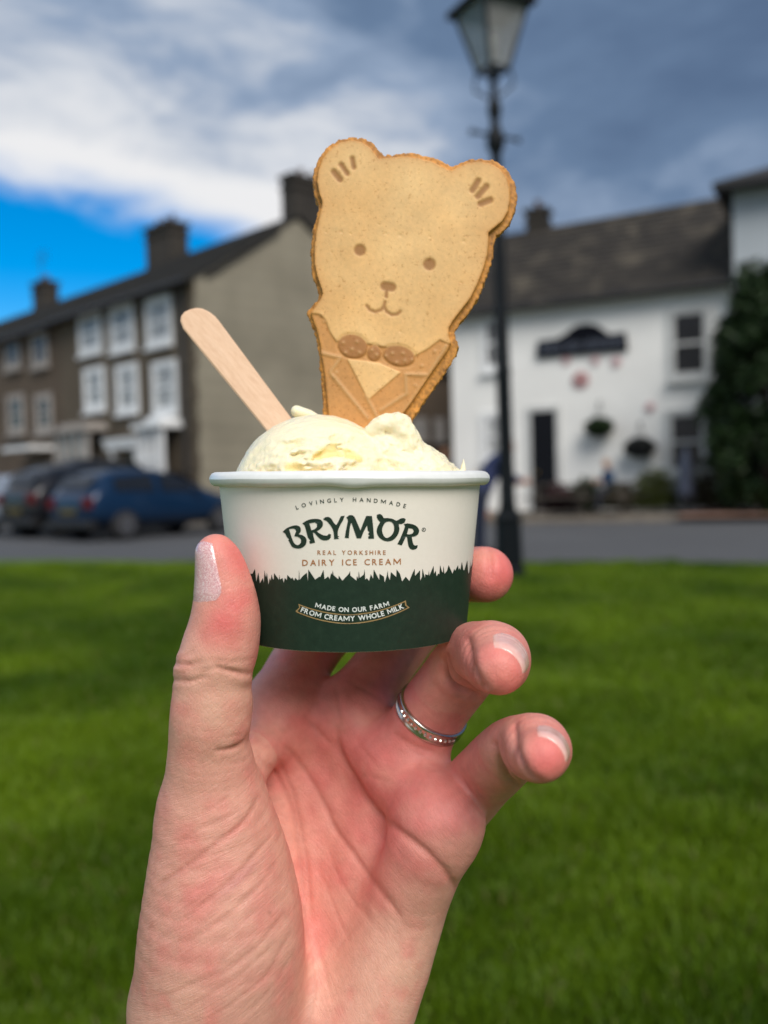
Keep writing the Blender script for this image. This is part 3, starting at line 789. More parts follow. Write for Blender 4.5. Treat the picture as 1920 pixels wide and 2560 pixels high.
for sx in (-1, 1): m.lathe([(.002, -.028), (.026, -.01), (.026, .01), (.002, .028)], 10, (sx * .25, 0, hz(355)))
m.build('ladder_bar', iron, lamp)
zb_, zt_ = hz(198), hz(48); wb, wt_ = .10, .235
for k in range(4):
    a = k * math.pi / 2 + math.pi / 4; ca, sa = math.cos(a), math.sin(a); a2 = a + math.pi / 2; c2, s2 = math.cos(a2), math.sin(a2)
    q = 1.414
    m = MB(); m.tube([(ca * wb * q, sa * wb * q, zb_), (ca * wt_ * q, sa * wt_ * q, zt_)], .014, 6); m.build('corner_bar', iron, lamp)
    m = MB(); m.tube([(ca * wt_ * q, sa * wt_ * q, zt_), (c2 * wt_ * q, s2 * wt_ * q, zt_)], .016, 6); m.build('top_rail', iron, lamp); m = MB(); m.tube([(ca * wb * q, sa * wb * q, zb_), (c2 * wb * q, s2 * wb * q, zb_)], .016, 6); m.build('bottom_rail', iron, lamp)
    pn = NT('lantern_glass') if k == 0 else None
    if k == 0:
        pn.set(Base_Color=pn.ramp(pn.noise(7, 4), [(.3, (.46, .47, .46)), (.7, (.66, .67, .66))]), Roughness=.25, Transmission_Weight=.7, IOR=1.2, Alpha=.75); M_lglass = pn.m
    m = MB(); i_ = .985
    m.poly([(ca * wb * q * i_, sa * wb * q * i_, zb_), (c2 * wb * q * i_, s2 * wb * q * i_, zb_), (c2 * wt_ * q * i_, s2 * wt_ * q * i_, zt_), (ca * wt_ * q * i_, sa * wt_ * q * i_, zt_)], (-(ca + c2) * .003, -(sa + s2) * .003, 0)); m.build('pane', M_lglass, lamp)
    m = MB(); m.tube([(ca * .05, sa * .05, hz(262)), (ca * .17, sa * .17, hz(240)), (ca * .17, sa * .17, hz(218)), (ca * wb * q, sa * wb * q, zb_)], .011, 6); m.build('bracket', iron, lamp)
rf = MB()
q = 1.414
rp = [(wt_ + .06, zt_ - .02), (wt_ + .05, zt_ + .03), (wt_ * .55, hz(5)), (.11, hz(-10)), (.12, hz(-20)), (.13, hz(-55)), (.06, hz(-80)), (.02, hz(-100)), (.035, hz(-110)), (.002, hz(-135))]
rf.lathe([(r_ * q if i < 6 else r_, z) for i, (r_, z) in enumerate(rp)], 4, ang0=math.pi / 4); rf.build('lantern_roof', iron, lamp)
m = MB(); m.lathe([(.02, zb_ + .02), (.035, zb_ + .05), (.03, zb_ + .12), (.05, zb_ + .2), (.055, zb_ + .27), (.03, zb_ + .34), (.003, zb_ + .36)], 14); m.build('bulb', mat('opal_bulb', (.75, .76, .74), .3, .05, 5), lamp, True)

# ================================================================== CARS
def car(name, loc, rz, paint, label, H=1.47, L=4.2, W=1.76, suv=False):
    o = empty(name, loc, label, 'car', 'cars parked in front of the terrace', rz)
    # x forward, stations: (x, half width, z low, belt z, roof half width, roof z)
    hb = .95 if not suv else 1.05
    st = [(-L/2, .70, .40, hb-.12, .62, hb-.10), (-L/2+.10, .80, .30, hb, .66, hb+.05), (-L/2+.45, .86, .24, hb+.02, .64, H-.10), (-L/2+.85, .88, .22, hb+.01, .62, H-.01), (-L/2+1.6, .88, .2, hb-.01, .62, H), (-L/2+2.3, .88, .2, hb-.03, .60, H-.06), (L/2-1.05, .88, .22, hb-.06, .66, hb+.02), (L/2-.6, .85, .24, hb-.12, .60, hb-.06), (L/2-.18, .76, .30, hb-.25, .5, hb-.22), (L/2, .62, .40, hb-.38, .4, hb-.36)]
    rings = []
    for x, w, zl, zb2, rw, zr in st:
        w = w * W / 1.76
        rings.append([(x, -w*.94, zl), (x, -w, (zl+zb2)/2), (x, -w*.97, zb2), (x, -rw, zr), (x, -rw*.5, zr+.03), (x, rw*.5, zr+.03), (x, rw, zr), (x, w*.97, zb2), (x, w, (zl+zb2)/2), (x, w*.94, zl)])
    m = MB(); m.loft(rings); body = m.build('body', paint, o, True, sub=2)
    gl3 = mat('car_glass', (.012, .014, .018), .06, .1, 3)
    def xs(k, t):                                              # point on the side glass band
        a = st[k]; return a
    for s in (-1, 1):                                          # side glass: two panes a side
        for (k0, k1) in ((2, 4), (4, 5)):
            a, c = st[k0], st[k1]
            def pt(S, f, e): return (S[0] + e, s * ((S[1] * W / 1.76 * .97) * (1 - f) + S[4] * f + .012), S[3] * (1 - f) + S[5] * f)
            m = MB(); m.face([pt(a, .12, .12), pt(c, .12, -.04 if k1 == 4 else .45), pt(c, .82, -.04 if k1 == 4 else .02), pt(a, .82, .15)]); m.build('side_window', gl3, o)
    for (k0, k1, nm) in ((6, 5, 'windscreen'), (1, 2, 'rear_window')):
        a, c = st[k0], st[k1]; e = .05 if nm == 'windscreen' else -.05
        m = MB(); m.face([(a[0] + e - (a[0]-c[0])*.18, -.56, a[5] + .03 + (c[5]-a[5])*.2), (a[0] + e - (a[0]-c[0])*.18, .56, a[5] + .03 + (c[5]-a[5])*.2), (c[0] + e + (a[0]-c[0])*.1, .50, c[5] - .01), (c[0] + e + (a[0]-c[0])*.1, -.50, c[5] - .01)]); m.build(nm, gl3, o)
    rw = .32 if not suv else .36
    for x in (-L/2 + .78, L/2 - .82):
        for s in (-1, 1):
            T = Matrix.Translation((x, s * (W / 2 - .12), rw)) @ Matrix.Rotation(rad(90), 4, 'X')
            m = MB(); m.lathe([(rw*.62, -.11), (rw*.93, -.11), (rw, -.07), (rw, .07), (rw*.93, .11), (rw*.62, .11)], 24, M=T); wl = m.build('wheel', mat('tyre_rubber', (.012, .012, .013), .8, .2, 9), o, True)
            m = MB(); m.lathe([(rw*.6, -s * .06), (rw*.63, -s*.118)], 24, M=T, cap=True)
            for k in range(5):
                a = k * 1.2566; m.box((math.cos(a) * rw * .3, math.sin(a) * rw * .3, -s * .125), (rw * .6, .05, .02), a, T)
            m.build('rim', mat('alloy', (.22, .22, .23), .35, .1, 9, metal=.8), wl)
    for s in (-1, 1):
        m = MB(); m.box((-L/2 + .055, s * .62, hb - .16), (.16, .24, .22), bev=.03); m.build('tail_light', mat('red_lens', (.09, .004, .006), .6, .1, 9, Specular_IOR_Level=.2), o)
        m = MB(); m.box((L/2 - .16, s * .56, hb - .36), (.2, .3, .13), bev=.03); m.build('headlight', mat('clear_lens', (.6, .62, .65), .1, .1, 9), o)
        m = MB(); m.box((.55, s * (W/2 + .02), hb + .06), (.12, .2, .12), bev=.03); m.build('wing_mirror', paint, o)
    m = MB(); m.box((-L/2 - .01, 0, .62), (.03, .52, .11)); m.build('number_plate', mat('yellow_plate', (.09, .075, .02), .8, .1, 9), o)
    m = MB(); m.box((-L/2 + .06, 0, .36), (.2, 1.5, .16), bev=.04); m.build('bumper', mat('black_bumper', (.015, .015, .016), .6, .1, 9), o)
    return o
def paint(name, c): return mat(name, c, .34, .06, 1.5, metal=.2, Coat_Weight=.5, Coat_Roughness=.06, Specular_IOR_Level=.3)
hd = Vector((.60, .80, 0)).normalized(); crz = math.atan2(hd.y, hd.x); rgt = Vector((hd.y, -hd.x, 0))
w0 = Vector((-5.33, 18.0, 0))
c0 = w0 + hd * (4.2 / 2 - .78) - rgt * .76
car('parked_car', c0, crz, paint('deep_blue_paint', (.003, .022, .062)), 'deep blue hatchback parked in front of the terrace bay windows')
car('parked_car', c0 + Vector((-1.72, 1.85, 0)), crz, paint('dark_grey_paint', (.012, .013, .017)), 'dark grey estate car parked between the blue and the silver car', H=1.62, L=4.5, suv=True)
car('parked_car', c0 + Vector((-3.45, 3.4, 0)), crz, paint('silver_blue_paint', (.26, .30, .36)), 'silver car with red tail lights parked beyond the dark grey car')
car('parked_car', c0 + Vector((-2.4, 5.6, 0)), crz, paint('black_paint_car', (.010, .011, .014)), 'black van parked close to the far stone house', H=1.9, L=4.6, suv=True)

# ================================================================== PEOPLE, TABLES
def person(loc, rz, joints, cols, label, extra=None, h=.022):
    """one continuous body: joints = list of chains of (x,y,z,r); colour of each point by the nearest chain"""
    o = empty('person', loc, label, 'person', None, rz)
    chs = [np.array(c, np.float32) for c, _, _ in joints]; ks = [k for _, _, k in joints]
    def fn(P):
        r = None
        for c, k in zip(chs, ks):
            d = sd_chain(P, c); r = d if r is None else smin(r, d, k)
        return r
    A = np.concatenate(chs); lo = (A[:, :3] - A[:, 3:]).min(0) - .05; hi = (A[:, :3] + A[:, 3:]).max(0) + .05
    V, F = isosurface(fn, lo, hi, h, .08, 3)
    ds = np.stack([sd_chain(V.astype(np.float32), c) for c in chs], 1); w = ds.argmin(1)
    C = np.array([c for _, c, _ in joints])[w]
    me = npmesh('body', V, F, True); vcol(me, C)
    t = NT('clothes_and_skin'); t.set(Base_Color=vc_node(t), Roughness=.8); t.bump(t.noise(60, 4), .3, .01)
    link('body', me, t.m, o)
    if extra: extra(o)
    return o
def vc_node(t, name='Col'):
    a = t.n('ShaderNodeVertexColor'); a.layer_name = name; return a.outputs['Color']
SK = (.52, .27, .17); NAVY = (.018, .028, .085); JEAN = (.012, .018, .04)
def head(x, y, z, hair, fx=1, r=.098):
    """skull, face, nose, ears and hair as chains; facing +x*fx"""
    return [([(x, y, z - .02, r * .9), (x + .01 * fx, y, z + .03, r)], SK, .03), ([(x + fx * .09, y, z - .005, .014), (x + fx * .105, y, z - .025, .017)], SK, .02),
            ([(x + .01, y - .095, z, .018), (x + .01, y - .097, z - .03, .014)], SK, .01), ([(x + .01, y + .095, z, .018), (x + .01, y + .097, z - .03, .014)], SK, .01),
            ([(x - fx * .035, y, z - .02, .095), (x - fx * .02, y, z + .05, .10), (x + fx * .03, y, z + .085, .075)], hair, .01)]
def hand5(x, y, z, dx, dy, dz):
    """palm, four fingers and thumb"""
    d = Vector((dx, dy, dz)).normalized(); s = d.cross(Vector((0, 0, 1))); s = s.normalized() if s.length > .1 else Vector((1, 0, 0)); p = Vector((x, y, z)); out = [([(*p, .035), (*(p + d * .07), .037)], SK, .02)]
    for k, l in enumerate((.07, .08, .075, .055)):
        a = p + d * .09 + s * (.022 * (k - 1.5)); e = a + d * l; out.append(([(*a, .010), (*(a + d * l * .5 + Vector((0, 0, -.006))), .0095), (*(e + Vector((0, 0, -.02))), .008)], SK, .008))
    a = p + s * -.03 + d * .03; out.append(([(*a, .012), (*(a + d * .045 - s * .03), .010)], SK, .01)); return out
# adult in navy leaning forward beside the lamp post
pa = at_z(1212, 1384, 0)
jo = [([(-.06, -.1, .09, .05), (-.05, -.1, .48, .06), (-.02, -.09, .88, .085)], JEAN, .03), ([(-.10, .1, .09, .05), (-.07, .1, .48, .06), (-.02, .09, .88, .085)], JEAN, .03),
      ([(-.06, -.1, .04, .045), (.10, -.11, .035, .035)], (.02, .02, .02), .03), ([(-.10, .1, .04, .045), (.06, .11, .035, .035)], (.02, .02, .02), .03),
      ([(-.02, 0, .92, .14), (.06, 0, 1.10, .14), (.18, 0, 1.27, .15), (.24, 0, 1.33, .13)], NAVY, .05), ([(.20, -.15, 1.32, .06), (.20, .15, 1.32, .06)], NAVY, .06), ([(.26, 0, 1.38, .055), (.31, 0, 1.43, .05)], SK, .03),
      ([(.20, -.19, 1.31, .055), (.34, -.22, 1.12, .048), (.50, -.18, 1.05, .04)], NAVY, .03), ([(.20, .19, 1.31, .055), (.34, .22, 1.10, .048), (.50, .16, 1.02, .04)], NAVY, .03)]
jo += head(.36, 0, 1.50, (.22, .10, .04)) + hand5(.53, -.17, 1.04, 1, .1, -.1) + hand5(.53, .15, 1.01, 1, -.1, -.1)
person((pa.x, pa.y, 0), rad(5), jo, None, 'person in a navy jacket and dark jeans leaning forward behind the lamp post')
pc = at_z(1222, 1378, 0)
BLU = (.012, .05, .30)
jo = [([(0, -.07, .06, .035), (0, -.07, .35, .05), (0, -.06, .55, .065)], (.30, .30, .32), .03), ([(0, .07, .06, .035), (0, .07, .35, .05), (0, .06, .55, .065)], (.30, .30, .32), .03), ([(0, -.07, .03, .03), (.09, -.07, .03, .028)], (.3, .02, .02), .02), ([(0, .07, .03, .03), (.09, .07, .03, .028)], (.3, .02, .02), .02),
      ([(0, 0, .56, .10), (0, 0, .72, .105)], BLU, .04), ([(0, 0, .78, .10), (0, 0, .86, .09)], (.22, .02, .03), .04), ([(0, 0, .92, .045), (0, 0, .97, .042)], SK, .03), ([(0, -.12, .86, .04), (.05, -.15, .70, .035), (.12, -.13, .58, .03)], BLU, .02), ([(0, .12, .86, .04), (.05, .15, .70, .035), (.12, .13, .58, .03)], BLU, .02)]
jo += head(0, 0, 1.04, (.55, .48, .40), 1, .09) + hand5(.13, -.13, .56, .4, 0, -1) + hand5(.13, .13, .56, .4, 0, -1)
pp = pa + Vector((.02, 1.2, 0))
person((pp.x, pp.y, 0), rad(10), jo, None, 'small child in bright blue and grey standing behind the person in navy')
# brown haired person further off, seen above the ice cream
pb = at_y(1110, 1135, 21.0)
hz_ = pb.z
s_ = hz_ / 1.60
jo = [([(0, -.1, .08, .05), (0, -.1, .48, .06), (0, -.09, .86, .085)], JEAN, .03), ([(0, .1, .08, .05), (0, .1, .48, .06), (0, .09, .86, .085)], JEAN, .03), ([(0, -.1, .04, .042), (.14, -.1, .035, .035)], (.02, .02, .02), .03), ([(0, .1, .04, .042), (.14, .1, .035, .035)], (.02, .02, .02), .03),
      ([(0, 0, .92, .14), (0, 0, 1.15, .14), (0, 0, 1.32, .14)], (.05, .045, .05), .05), ([(0, -.16, 1.36, .055), (0, .16, 1.36, .055)], (.05, .045, .05), .06), ([(0, 0, 1.42, .055), (0, 0, 1.50, .05)], SK, .03),
      ([(0, -.2, 1.36, .055), (.02, -.25, 1.1, .048), (.10, -.24, .88, .04)], (.05, .045, .05), .03), ([(0, .2, 1.36, .055), (.02, .25, 1.1, .048), (.10, .24, .88, .04)], (.05, .045, .05), .03)]
jo += head(0, 0, 1.60, (.13, .06, .03)) + hand5(.11, -.24, .84, .3, 0, -1) + hand5(.11, .24, .84, .3, 0, -1)
jo = [([tuple(v * s_ for v in q) for q in c], col, k) for c, col, k in jo]
person((pb.x, pb.y, 0.134 if pb.y > line_xy(rA, rB, pb.x) + .3 else 0), rad(60), jo, None, 'brown haired person in a dark coat standing left of the white pub')
# picnic tables
wood = mat('weathered_dark_wood', (.055, .045, .035), .9, .3, 5, .4, .01)
def picnic(px, py, label, rz):
    p = at_z(px, py, .134); o = empty('picnic_table', (p.x, p.y, .134), label, 'picnic table', 'picnic tables outside the pub', rz)
    for k in range(5): m = MB(); m.box((0, (k - 2) * .15, .74), (1.6, .135, .04)); m.build('table_plank', wood, o)
    for s in (-1, 1):
        for k in range(2): m = MB(); m.box((0, s * (.66 + k * .14), .45), (1.6, .125, .04)); m.build('seat_plank', wood, o)
        for x in (-.55, .55): m = MB(); m.poly([(x, s * .20, .72), (x, s * .30, .72), (x, s * .68, 0), (x, s * .58, 0)], (.05, 0, 0)); m.build('leg', wood, o)
    for x in (-.5, .5):
        m = MB(); m.box((x, 0, .68), (.045, .7, .08)); m.box((x, 0, .39), (.045, 1.6, .09)); m.build('cross_rail', wood, o)
    return o
picnic(1408, 1289, 'dark wooden picnic table in front of the pub door', PF.rz)
picnic(1505, 1287, 'dark wooden picnic table where the person in blue sits', PF.rz)
ps = at_z(1527, 1279, .134)
jo = [([(0, 0, .50, .14), (.02, 0, .75, .14), (.06, 0, .95, .13)], (.010, .05, .12), .05), ([(.05, -.16, 1.0, .055), (.05, .16, 1.0, .055)], (.010, .05, .12), .06), ([(.07, 0, 1.06, .05), (.09, 0, 1.12, .05)], SK, .03),
      ([(0, -.1, .5, .085), (.42, -.12, .50, .07), (.45, -.12, .10, .05)], JEAN, .03), ([(0, .1, .5, .085), (.42, .12, .50, .07), (.45, .12, .10, .05)], JEAN, .03), ([(.45, -.12, .045, .04), (.6, -.12, .04, .035)], (.02, .02, .02), .02), ([(.45, .12, .045, .04), (.6, .12, .04, .035)], (.02, .02, .02), .02),
      ([(.05, -.2, .98, .052), (.12, -.24, .76, .045), (.32, -.18, .78, .04)], (.010, .05, .12), .03), ([(.05, .2, .98, .052), (.12, .24, .76, .045), (.32, .18, .78, .04)], (.010, .05, .12), .03)]
jo += head(.11, 0, 1.22, (.40, .33, .26)) + hand5(.34, -.17, .79, 1, .2, 0) + hand5(.34, .17, .79, 1, -.2, 0)
person((ps.x, ps.y, .134), rad(200), jo, None, 'person in a blue jacket sitting at a picnic table against the white wall')
# folded parasol beside the shrub
pq = at_z(1716, 1283, .134); o = empty('folded_parasol', (pq.x, pq.y, .134), 'folded grey blue parasol standing in front of the ground floor pub window', 'parasol')
m = MB(); m.lathe([(.25, 0), (.25, .05), (.06, .07), (.025, .12)], 16); m.build('base', M_gutter, o)
m = MB(); m.lathe([(.022, .1), (.022, 1.5), (.01, 1.62)], 10); m.build('pole', M_gutter, o)
m = MB()
rings = [[((r_ * (1 + .28 * (i % 2))) * math.cos(i * math.pi / 8), (r_ * (1 + .28 * (i % 2))) * math.sin(i * math.pi / 8), z) for i in range(16)] for r_, z in ((.16, .38), (.15, .6), (.12, .9), (.13, 1.1), (.06, 1.42), (.02, 1.55))]
m.loft(rings); m.build('canopy', mat('grey_blue_canvas', (.075, .09, .13), .9, .15, 6), o, True)
# ================================================================== FOREGROUND (millimetres in camera axes, then to world)
def fg_obj(name, V, F, m, parent, smooth=True, base=None, cols=None, extra=None):
    W = cam2world(V)
    b = np.array(parent.location) if parent is not None else (np.array(base) if base is not None else W.mean(0))
    me = npmesh(name, W - b, F, smooth)
    if cols is not None: vcol(me, cols)
    o = link(name, me, m, parent, None if parent is not None else Vector(b))
    return o
def vc_node(t, name='Col'):
    a = t.n('ShaderNodeVertexColor'); a.layer_name = name; return a.outputs['Color']

# ---------------- cup frame
D_CUP = 254.0
_v = np.array([(876 - 960) / FPX, (1280 - 1198) / FPX, 1.0])
CUP_O = _v * D_CUP
_vn = _v / np.linalg.norm(_v)
_ex = np.array([math.cos(rad(.25)), math.sin(rad(.25)), 0.0]); _ex -= _vn * (_ex @ _vn); _ex /= np.linalg.norm(_ex)
_ey = np.cross(_vn, _ex); _ey = _ey if _ey[1] > 0 else -_ey
_ez = _vn
CUPM = np.stack([_ex, _ey, _ez], 1)                 # columns
def cup2cam(P): return np.asarray(P, float) @ CUPM.T + CUP_O
def cam2cup(P): return (np.asarray(P, float) - CUP_O) @ CUPM
R_TOP, R_BOT, H_BOT = 37.4, 33.1, -43.8             # wall radius at h=0, at the foot, foot height
def wall_r(h): return R_TOP + (R_BOT - R_TOP) * (h / H_BOT)
def px2cup(px, py, off=0.0):
    """photo pixel -> point on the front of the cup's wall (cup frame)"""
    px = np.atleast_1d(np.asarray(px, float)); py = np.atleast_1d(np.asarray(py, float))
    d = np.stack([(px - 960) / FPX, (1280 - py) / FPX, np.ones_like(px)], 1) @ CUPM
    o = (-CUP_O) @ CUPM
    k = (R_BOT - R_TOP) / H_BOT
    r0 = R_TOP + off + k * o[1]; dr = k * d[:, 1]
    A = d[:, 0] ** 2 + d[:, 2] ** 2 - dr ** 2; B = o[0] * d[:, 0] + o[2] * d[:, 2] - r0 * dr; Cc = o[0] ** 2 + o[2] ** 2 - r0 ** 2
    t = (-B - np.sqrt(np.maximum(B * B - A * Cc, 0))) / A
    return o + d * t[:, None]
CUP_BASE = cam2world(cup2cam(np.array([[0, H_BOT, 0]])))[0]
cup = empty('paper_cup', Vector(CUP_BASE), 'small white and dark green paper ice cream tub held up in a hand', 'cup')

paper = NT('cup_paper')
_f = paper.noise(700, 5, .6); _g = paper.noise(90, 3, .5)
paper.set(Base_Color=paper.mix(_g, paper.ramp(_f, [(.3, (.86, .80, .705)), (.7, (.91, .85, .76))]), (.885, .825, .735)), Roughness=.42, Specular_IOR_Level=.4)
paper.bump(paper.noise(1500, 5, .6), .12, .0002)
rimm = NT('cup_rim_paper'); rimm.set(Base_Color=rimm.ramp(rimm.noise(400, 4), [(.3, (.80, .81, .79)), (.7, (.86, .87, .85))]), Roughness=.33, Specular_IOR_Level=.5)
greenink = NT('green_print')
_f = greenink.noise(500, 6, .65)
greenink.set(Base_Color=greenink.ramp(_f, [(.25, (.010, .025, .015)), (.55, (.014, .033, .020)), (.8, (.022, .044, .027))]), Roughness=.5, Specular_IOR_Level=.35)
greenink.bump(greenink.noise(1500, 5, .6), .1, .0002)
darkink = mat('dark_green_ink', (.012, .030, .018), .5, .12, 600)
brownink = mat('copper_ink', (.42, .165, .050), .5, .12, 900)
goldink = mat('gold_ink', (.36, .24, .10), .45, .12, 900)
whiteink = mat('white_ink', (.80, .84, .80), .5, .05, 900)

def revolve(prof, seg, th0=0, th1=2 * math.pi):
    prof = np.asarray(prof, float); full = abs(th1 - th0 - 2 * math.pi) < 1e-6
    th = np.linspace(th0, th1, seg, endpoint=not full)
    V = np.stack([np.outer(prof[:, 0], np.sin(th)), np.repeat(prof[:, 1:2], seg, 1), -np.outer(prof[:, 0], np.cos(th))], -1)
    n = len(prof); idx = np.arange(n * seg).reshape(n, seg); nx = np.roll(idx, -1, 1)
    if full: F = np.stack([idx[:-1], nx[:-1], nx[1:], idx[1:]], -1).reshape(-1, 4)
    else: F = np.stack([idx[:-1, :-1], idx[:-1, 1:], idx[1:, 1:], idx[1:, :-1]], -1).reshape(-1, 4)
    return V.reshape(-1, 3), F
# wall with inner face and foot
prof = [(wall_r(h), h) for h in np.linspace(0, -43.2, 14)] + [(32.95, H_BOT), (32.5, H_BOT), (32.3, -43.4), (32.4, -39)] + [(wall_r(h) - .5, h) for h in np.linspace(-37, 0, 8)]
V, F = revolve(prof, 128)
fg_obj('wall', cup2cam(V), F, paper.m, cup)
V, F = revolve([(.01, -37.6), (32.5, -37.6), (32.5, -38.3), (.01, -38.3)], 96)
fg_obj('bottom_disc', cup2cam(V), F, paper.m, cup)
# rolled rim: slightly uneven where the paper is folded over
tt = np.linspace(0, 2 * math.pi, 15)
prof = [(38.0 + 2.0 * math.cos(a), .15 + 2.0 * math.sin(a)) for a in tt]
V, F = revolve(prof, 160)
ang = np.arctan2(V[:, 0], -V[:, 2])
V[:, 1] += .14 * vnoise(np.stack([np.sin(ang) * 3, np.cos(ang) * 3, V[:, 1] * 0], 1), 1.3, 5)
under = np.clip((.15 - V[:, 1]) / 2.0, 0, 1)
V[:, 1] -= under * (.55 * np.exp(-((ang - .02) / .10) ** 2) - .2 * np.exp(-((ang + .16) / .10) ** 2))
fg_obj('rim', cup2cam(V), F, rimm.m, cup)

# ---------------- print: green grass band round the lower half
gl = [(65,300),(100,232),(118,410),(147,282),(168,432),(208,360),(222,430),(232,255),(246,330),(255,350),(265,285),(287,450),(303,360),(318,395),(328,310),(345,370),(360,378),(363,290),(432,385),(437,310),(445,380),(480,358),(497,425),(512,355),(540,390),(546,315),(600,370),(615,350),(640,395),(655,355),(690,390),(703,380),(708,235),(716,385),(760,330),(815,285),(830,410),(836,240),(930,380),(985,340),(1000,345),(1045,245),(1060,375),(1110,335),(1130,375),(1150,290),(1165,310),(1172,250),(1185,320),(1250,375),(1255,325),(1305,395),(1395,300),(1412,260),(1415,325),(1500,395),(1505,330),(1525,370),(1532,258),(1545,355),(1600,310),(1612,240),(1620,380)]
gr = [(0,350),(55,310),(65,240),(70,380),(95,360),(125,398),(150,305),(180,370),(190,240),(265,385),(268,300),(330,340),(340,420),(370,325),(382,255),(388,330),(412,390),(425,275),(500,345),(505,240),(550,300),(580,405),(630,340),(680,400),(720,300),(755,230),(758,330),(828,250),(830,395),(855,340),(862,225),(880,300),(895,360),(900,305),(940,320),(952,255),(955,330),(1015,190),(1020,300),(1045,255),(1055,335),(1080,295),(1095,310),(1100,180),(1130,270),(1145,285),(1152,190),(1165,300),(1200,260),(1222,180),(1275,300),(1300,230),(1310,260),(1352,180),(1358,245),(1370,220),(1385,250),(1405,135),(1425,250),(1440,250),(1480,115),(1488,230),(1495,300),(1510,270),(1515,100),(1520,240),(1540,170)]
k_ = 300 / 1659
pts = [(620 + x * k_, 1380 + y * k_) for x, y in gl] + [(900 + x * k_, 1380 + y * k_) for x, y in gr]
Q = px2cup([p[0] for p in pts], [p[1] for p in pts])
th = np.arctan2(Q[:, 0], -Q[:, 2]); hh = Q[:, 1]
rr = random.Random(4)
a = th[-1] + .02
T = list(th); Hh = list(hh)
while a < th[0] + 2 * math.pi - .02:                 # the part out of sight goes on the same way
    base = -24.2 + 1.2 * math.sin(a * 2.0)
    T += [a, a + rr.uniform(.012, .03)]; Hh += [base - rr.uniform(1, 3), base + rr.uniform(0, 3.2)]
    a += rr.uniform(.035, .06)
T.append(th[0] + 2 * math.pi); Hh.append(Hh[0])
T = np.array(T); Hh = np.array(Hh)
for i in range(1, len(T)):
    if T[i] <= T[i - 1]: T[i] = T[i - 1] + 1e-4
tt2 = np.unique(np.concatenate([T, np.arange(T[0], T[-1], rad(2.0))])); h2 = np.interp(tt2, T, Hh)
rows = []
for fr in (0, .35, .7, 1.0):
    h = h2 + (H_BOT + .12 - h2) * fr
    r = wall_r(h) + .10
    rows.append(np.stack([r * np.sin(tt2), h, -r * np.cos(tt2)], -1))
V = np.concatenate(rows); m_ = len(tt2); idx = np.arange(4 * m_).reshape(4, m_)
F = np.stack([idx[:-1, :-1], idx[1:, :-1], idx[1:, 1:], idx[:-1, 1:]], -1).reshape(-1, 4)
fg_obj('grass_print', cup2cam(V), F, greenink.m, cup)

# ---------------- print: lettering, laid on the wall
def px_mesh(name, V2, tris, m, off):
    """2D photo-pixel mesh laid on the wall of the cup"""
    V2 = np.asarray(V2, float)
    P = px2cup(V2[:, 0], V2[:, 1], off)
    return fg_obj(name, cup2cam(P), tris, m, cup, smooth=False)
def curve_mesh(splines):
    cu = bpy.data.curves.new('tmp', 'CURVE'); cu.dimensions = '2D'; cu.fill_mode = 'FRONT'
    for pts in splines:
        sp = cu.splines.new('POLY'); sp.points.add(len(pts) - 1)
        for p, (x, y) in zip(sp.points, pts): p.co = (x / 100, -y / 100, 0, 1)
        sp.use_cyclic_u = True
    o = bpy.data.objects.new('tmp', cu); COL.objects.link(o)
    me = bpy.data.meshes.new_from_object(o)
    bpy.data.objects.remove(o)
    V = np.array([(v.co.x * 100, -v.co.y * 100) for v in me.vertices]); me.calc_loop_triangles()
    T = np.array([t.vertices[:] for t in me.loop_triangles]); bpy.data.meshes.remove(me)
    return V, T
_gly = {}
def glyph(ch, bold):
    if (ch, bold) in _gly: return _gly[ch, bold]
    if ch == 'M':                                  # drawn by hand so that its counters stay open
        s = .085 + bold * 1.6; w = .86
        V, T = curve_mesh([[(0, 0), (0, -71), (100 * s * 1.1, -71), (50 * w, -30), (100 * (w - s * 1.1), -71), (100 * w, -71), (100 * w, 0), (100 * (w - s), 0), (100 * (w - s), -50), (50 * w + 3, -10), (50 * w - 3, -10), (100 * s, -50), (100 * s, 0)]])
        V = V * np.array([.01, -.01]); _gly[ch, bold] = (V, T, w); return _gly[ch, bold]
    cu = bpy.data.curves.new('g', 'FONT'); cu.body = ch; cu.size = 1; cu.offset = bold; cu.resolution_u = 3
    o = bpy.data.objects.new('g', cu); COL.objects.link(o)
    me = bpy.data.meshes.new_from_object(o); bpy.data.objects.remove(o)
    V = np.array([(v.co.x, v.co.y) for v in me.vertices]); me.calc_loop_triangles()
    T = np.array([t.vertices[:] for t in me.loop_triangles]); bpy.data.meshes.remove(me)
    V[:, 0] -= V[:, 0].min()
    _gly[ch, bold] = (V, T, V[:, 0].max())
    return _gly[ch, bold]
CAPH = .71
def arc_text(name, s, x0, x1, yfun, size, m, bold, off, track=None, space=.55):
    """capitals from x0 to x1 along y = yfun(x) (letter centres), in photo pixels; one part"""
    ws = [glyph(c, bold)[2] if c != ' ' else space for c in s]
    sc = size / CAPH
    tot = sum(ws) * sc
    gap = (x1 - x0 - tot) / (len(s) - 1)
    VV, TT, n, x = [], [], 0, x0
    for c, w in zip(s, ws):
        if c != ' ':
            V, T, _ = glyph(c, bold)
            cx = x + w * sc / 2; sl = (yfun(cx + 1) - yfun(cx - 1)) / 2; an = math.atan(sl)
            lx = (V[:, 0] - w / 2) * sc; ly = -(V[:, 1] - CAPH / 2) * sc
            VV.append(np.stack([cx + lx * math.cos(an) - ly * math.sin(an), yfun(cx) + lx * math.sin(an) + ly * math.cos(an)], 1))
            TT.append(T + n); n += len(V)
        x += w * sc + gap
    return px_mesh(name, np.concatenate(VV), np.concatenate(TT), m, off)
S1 = 400 / 1659
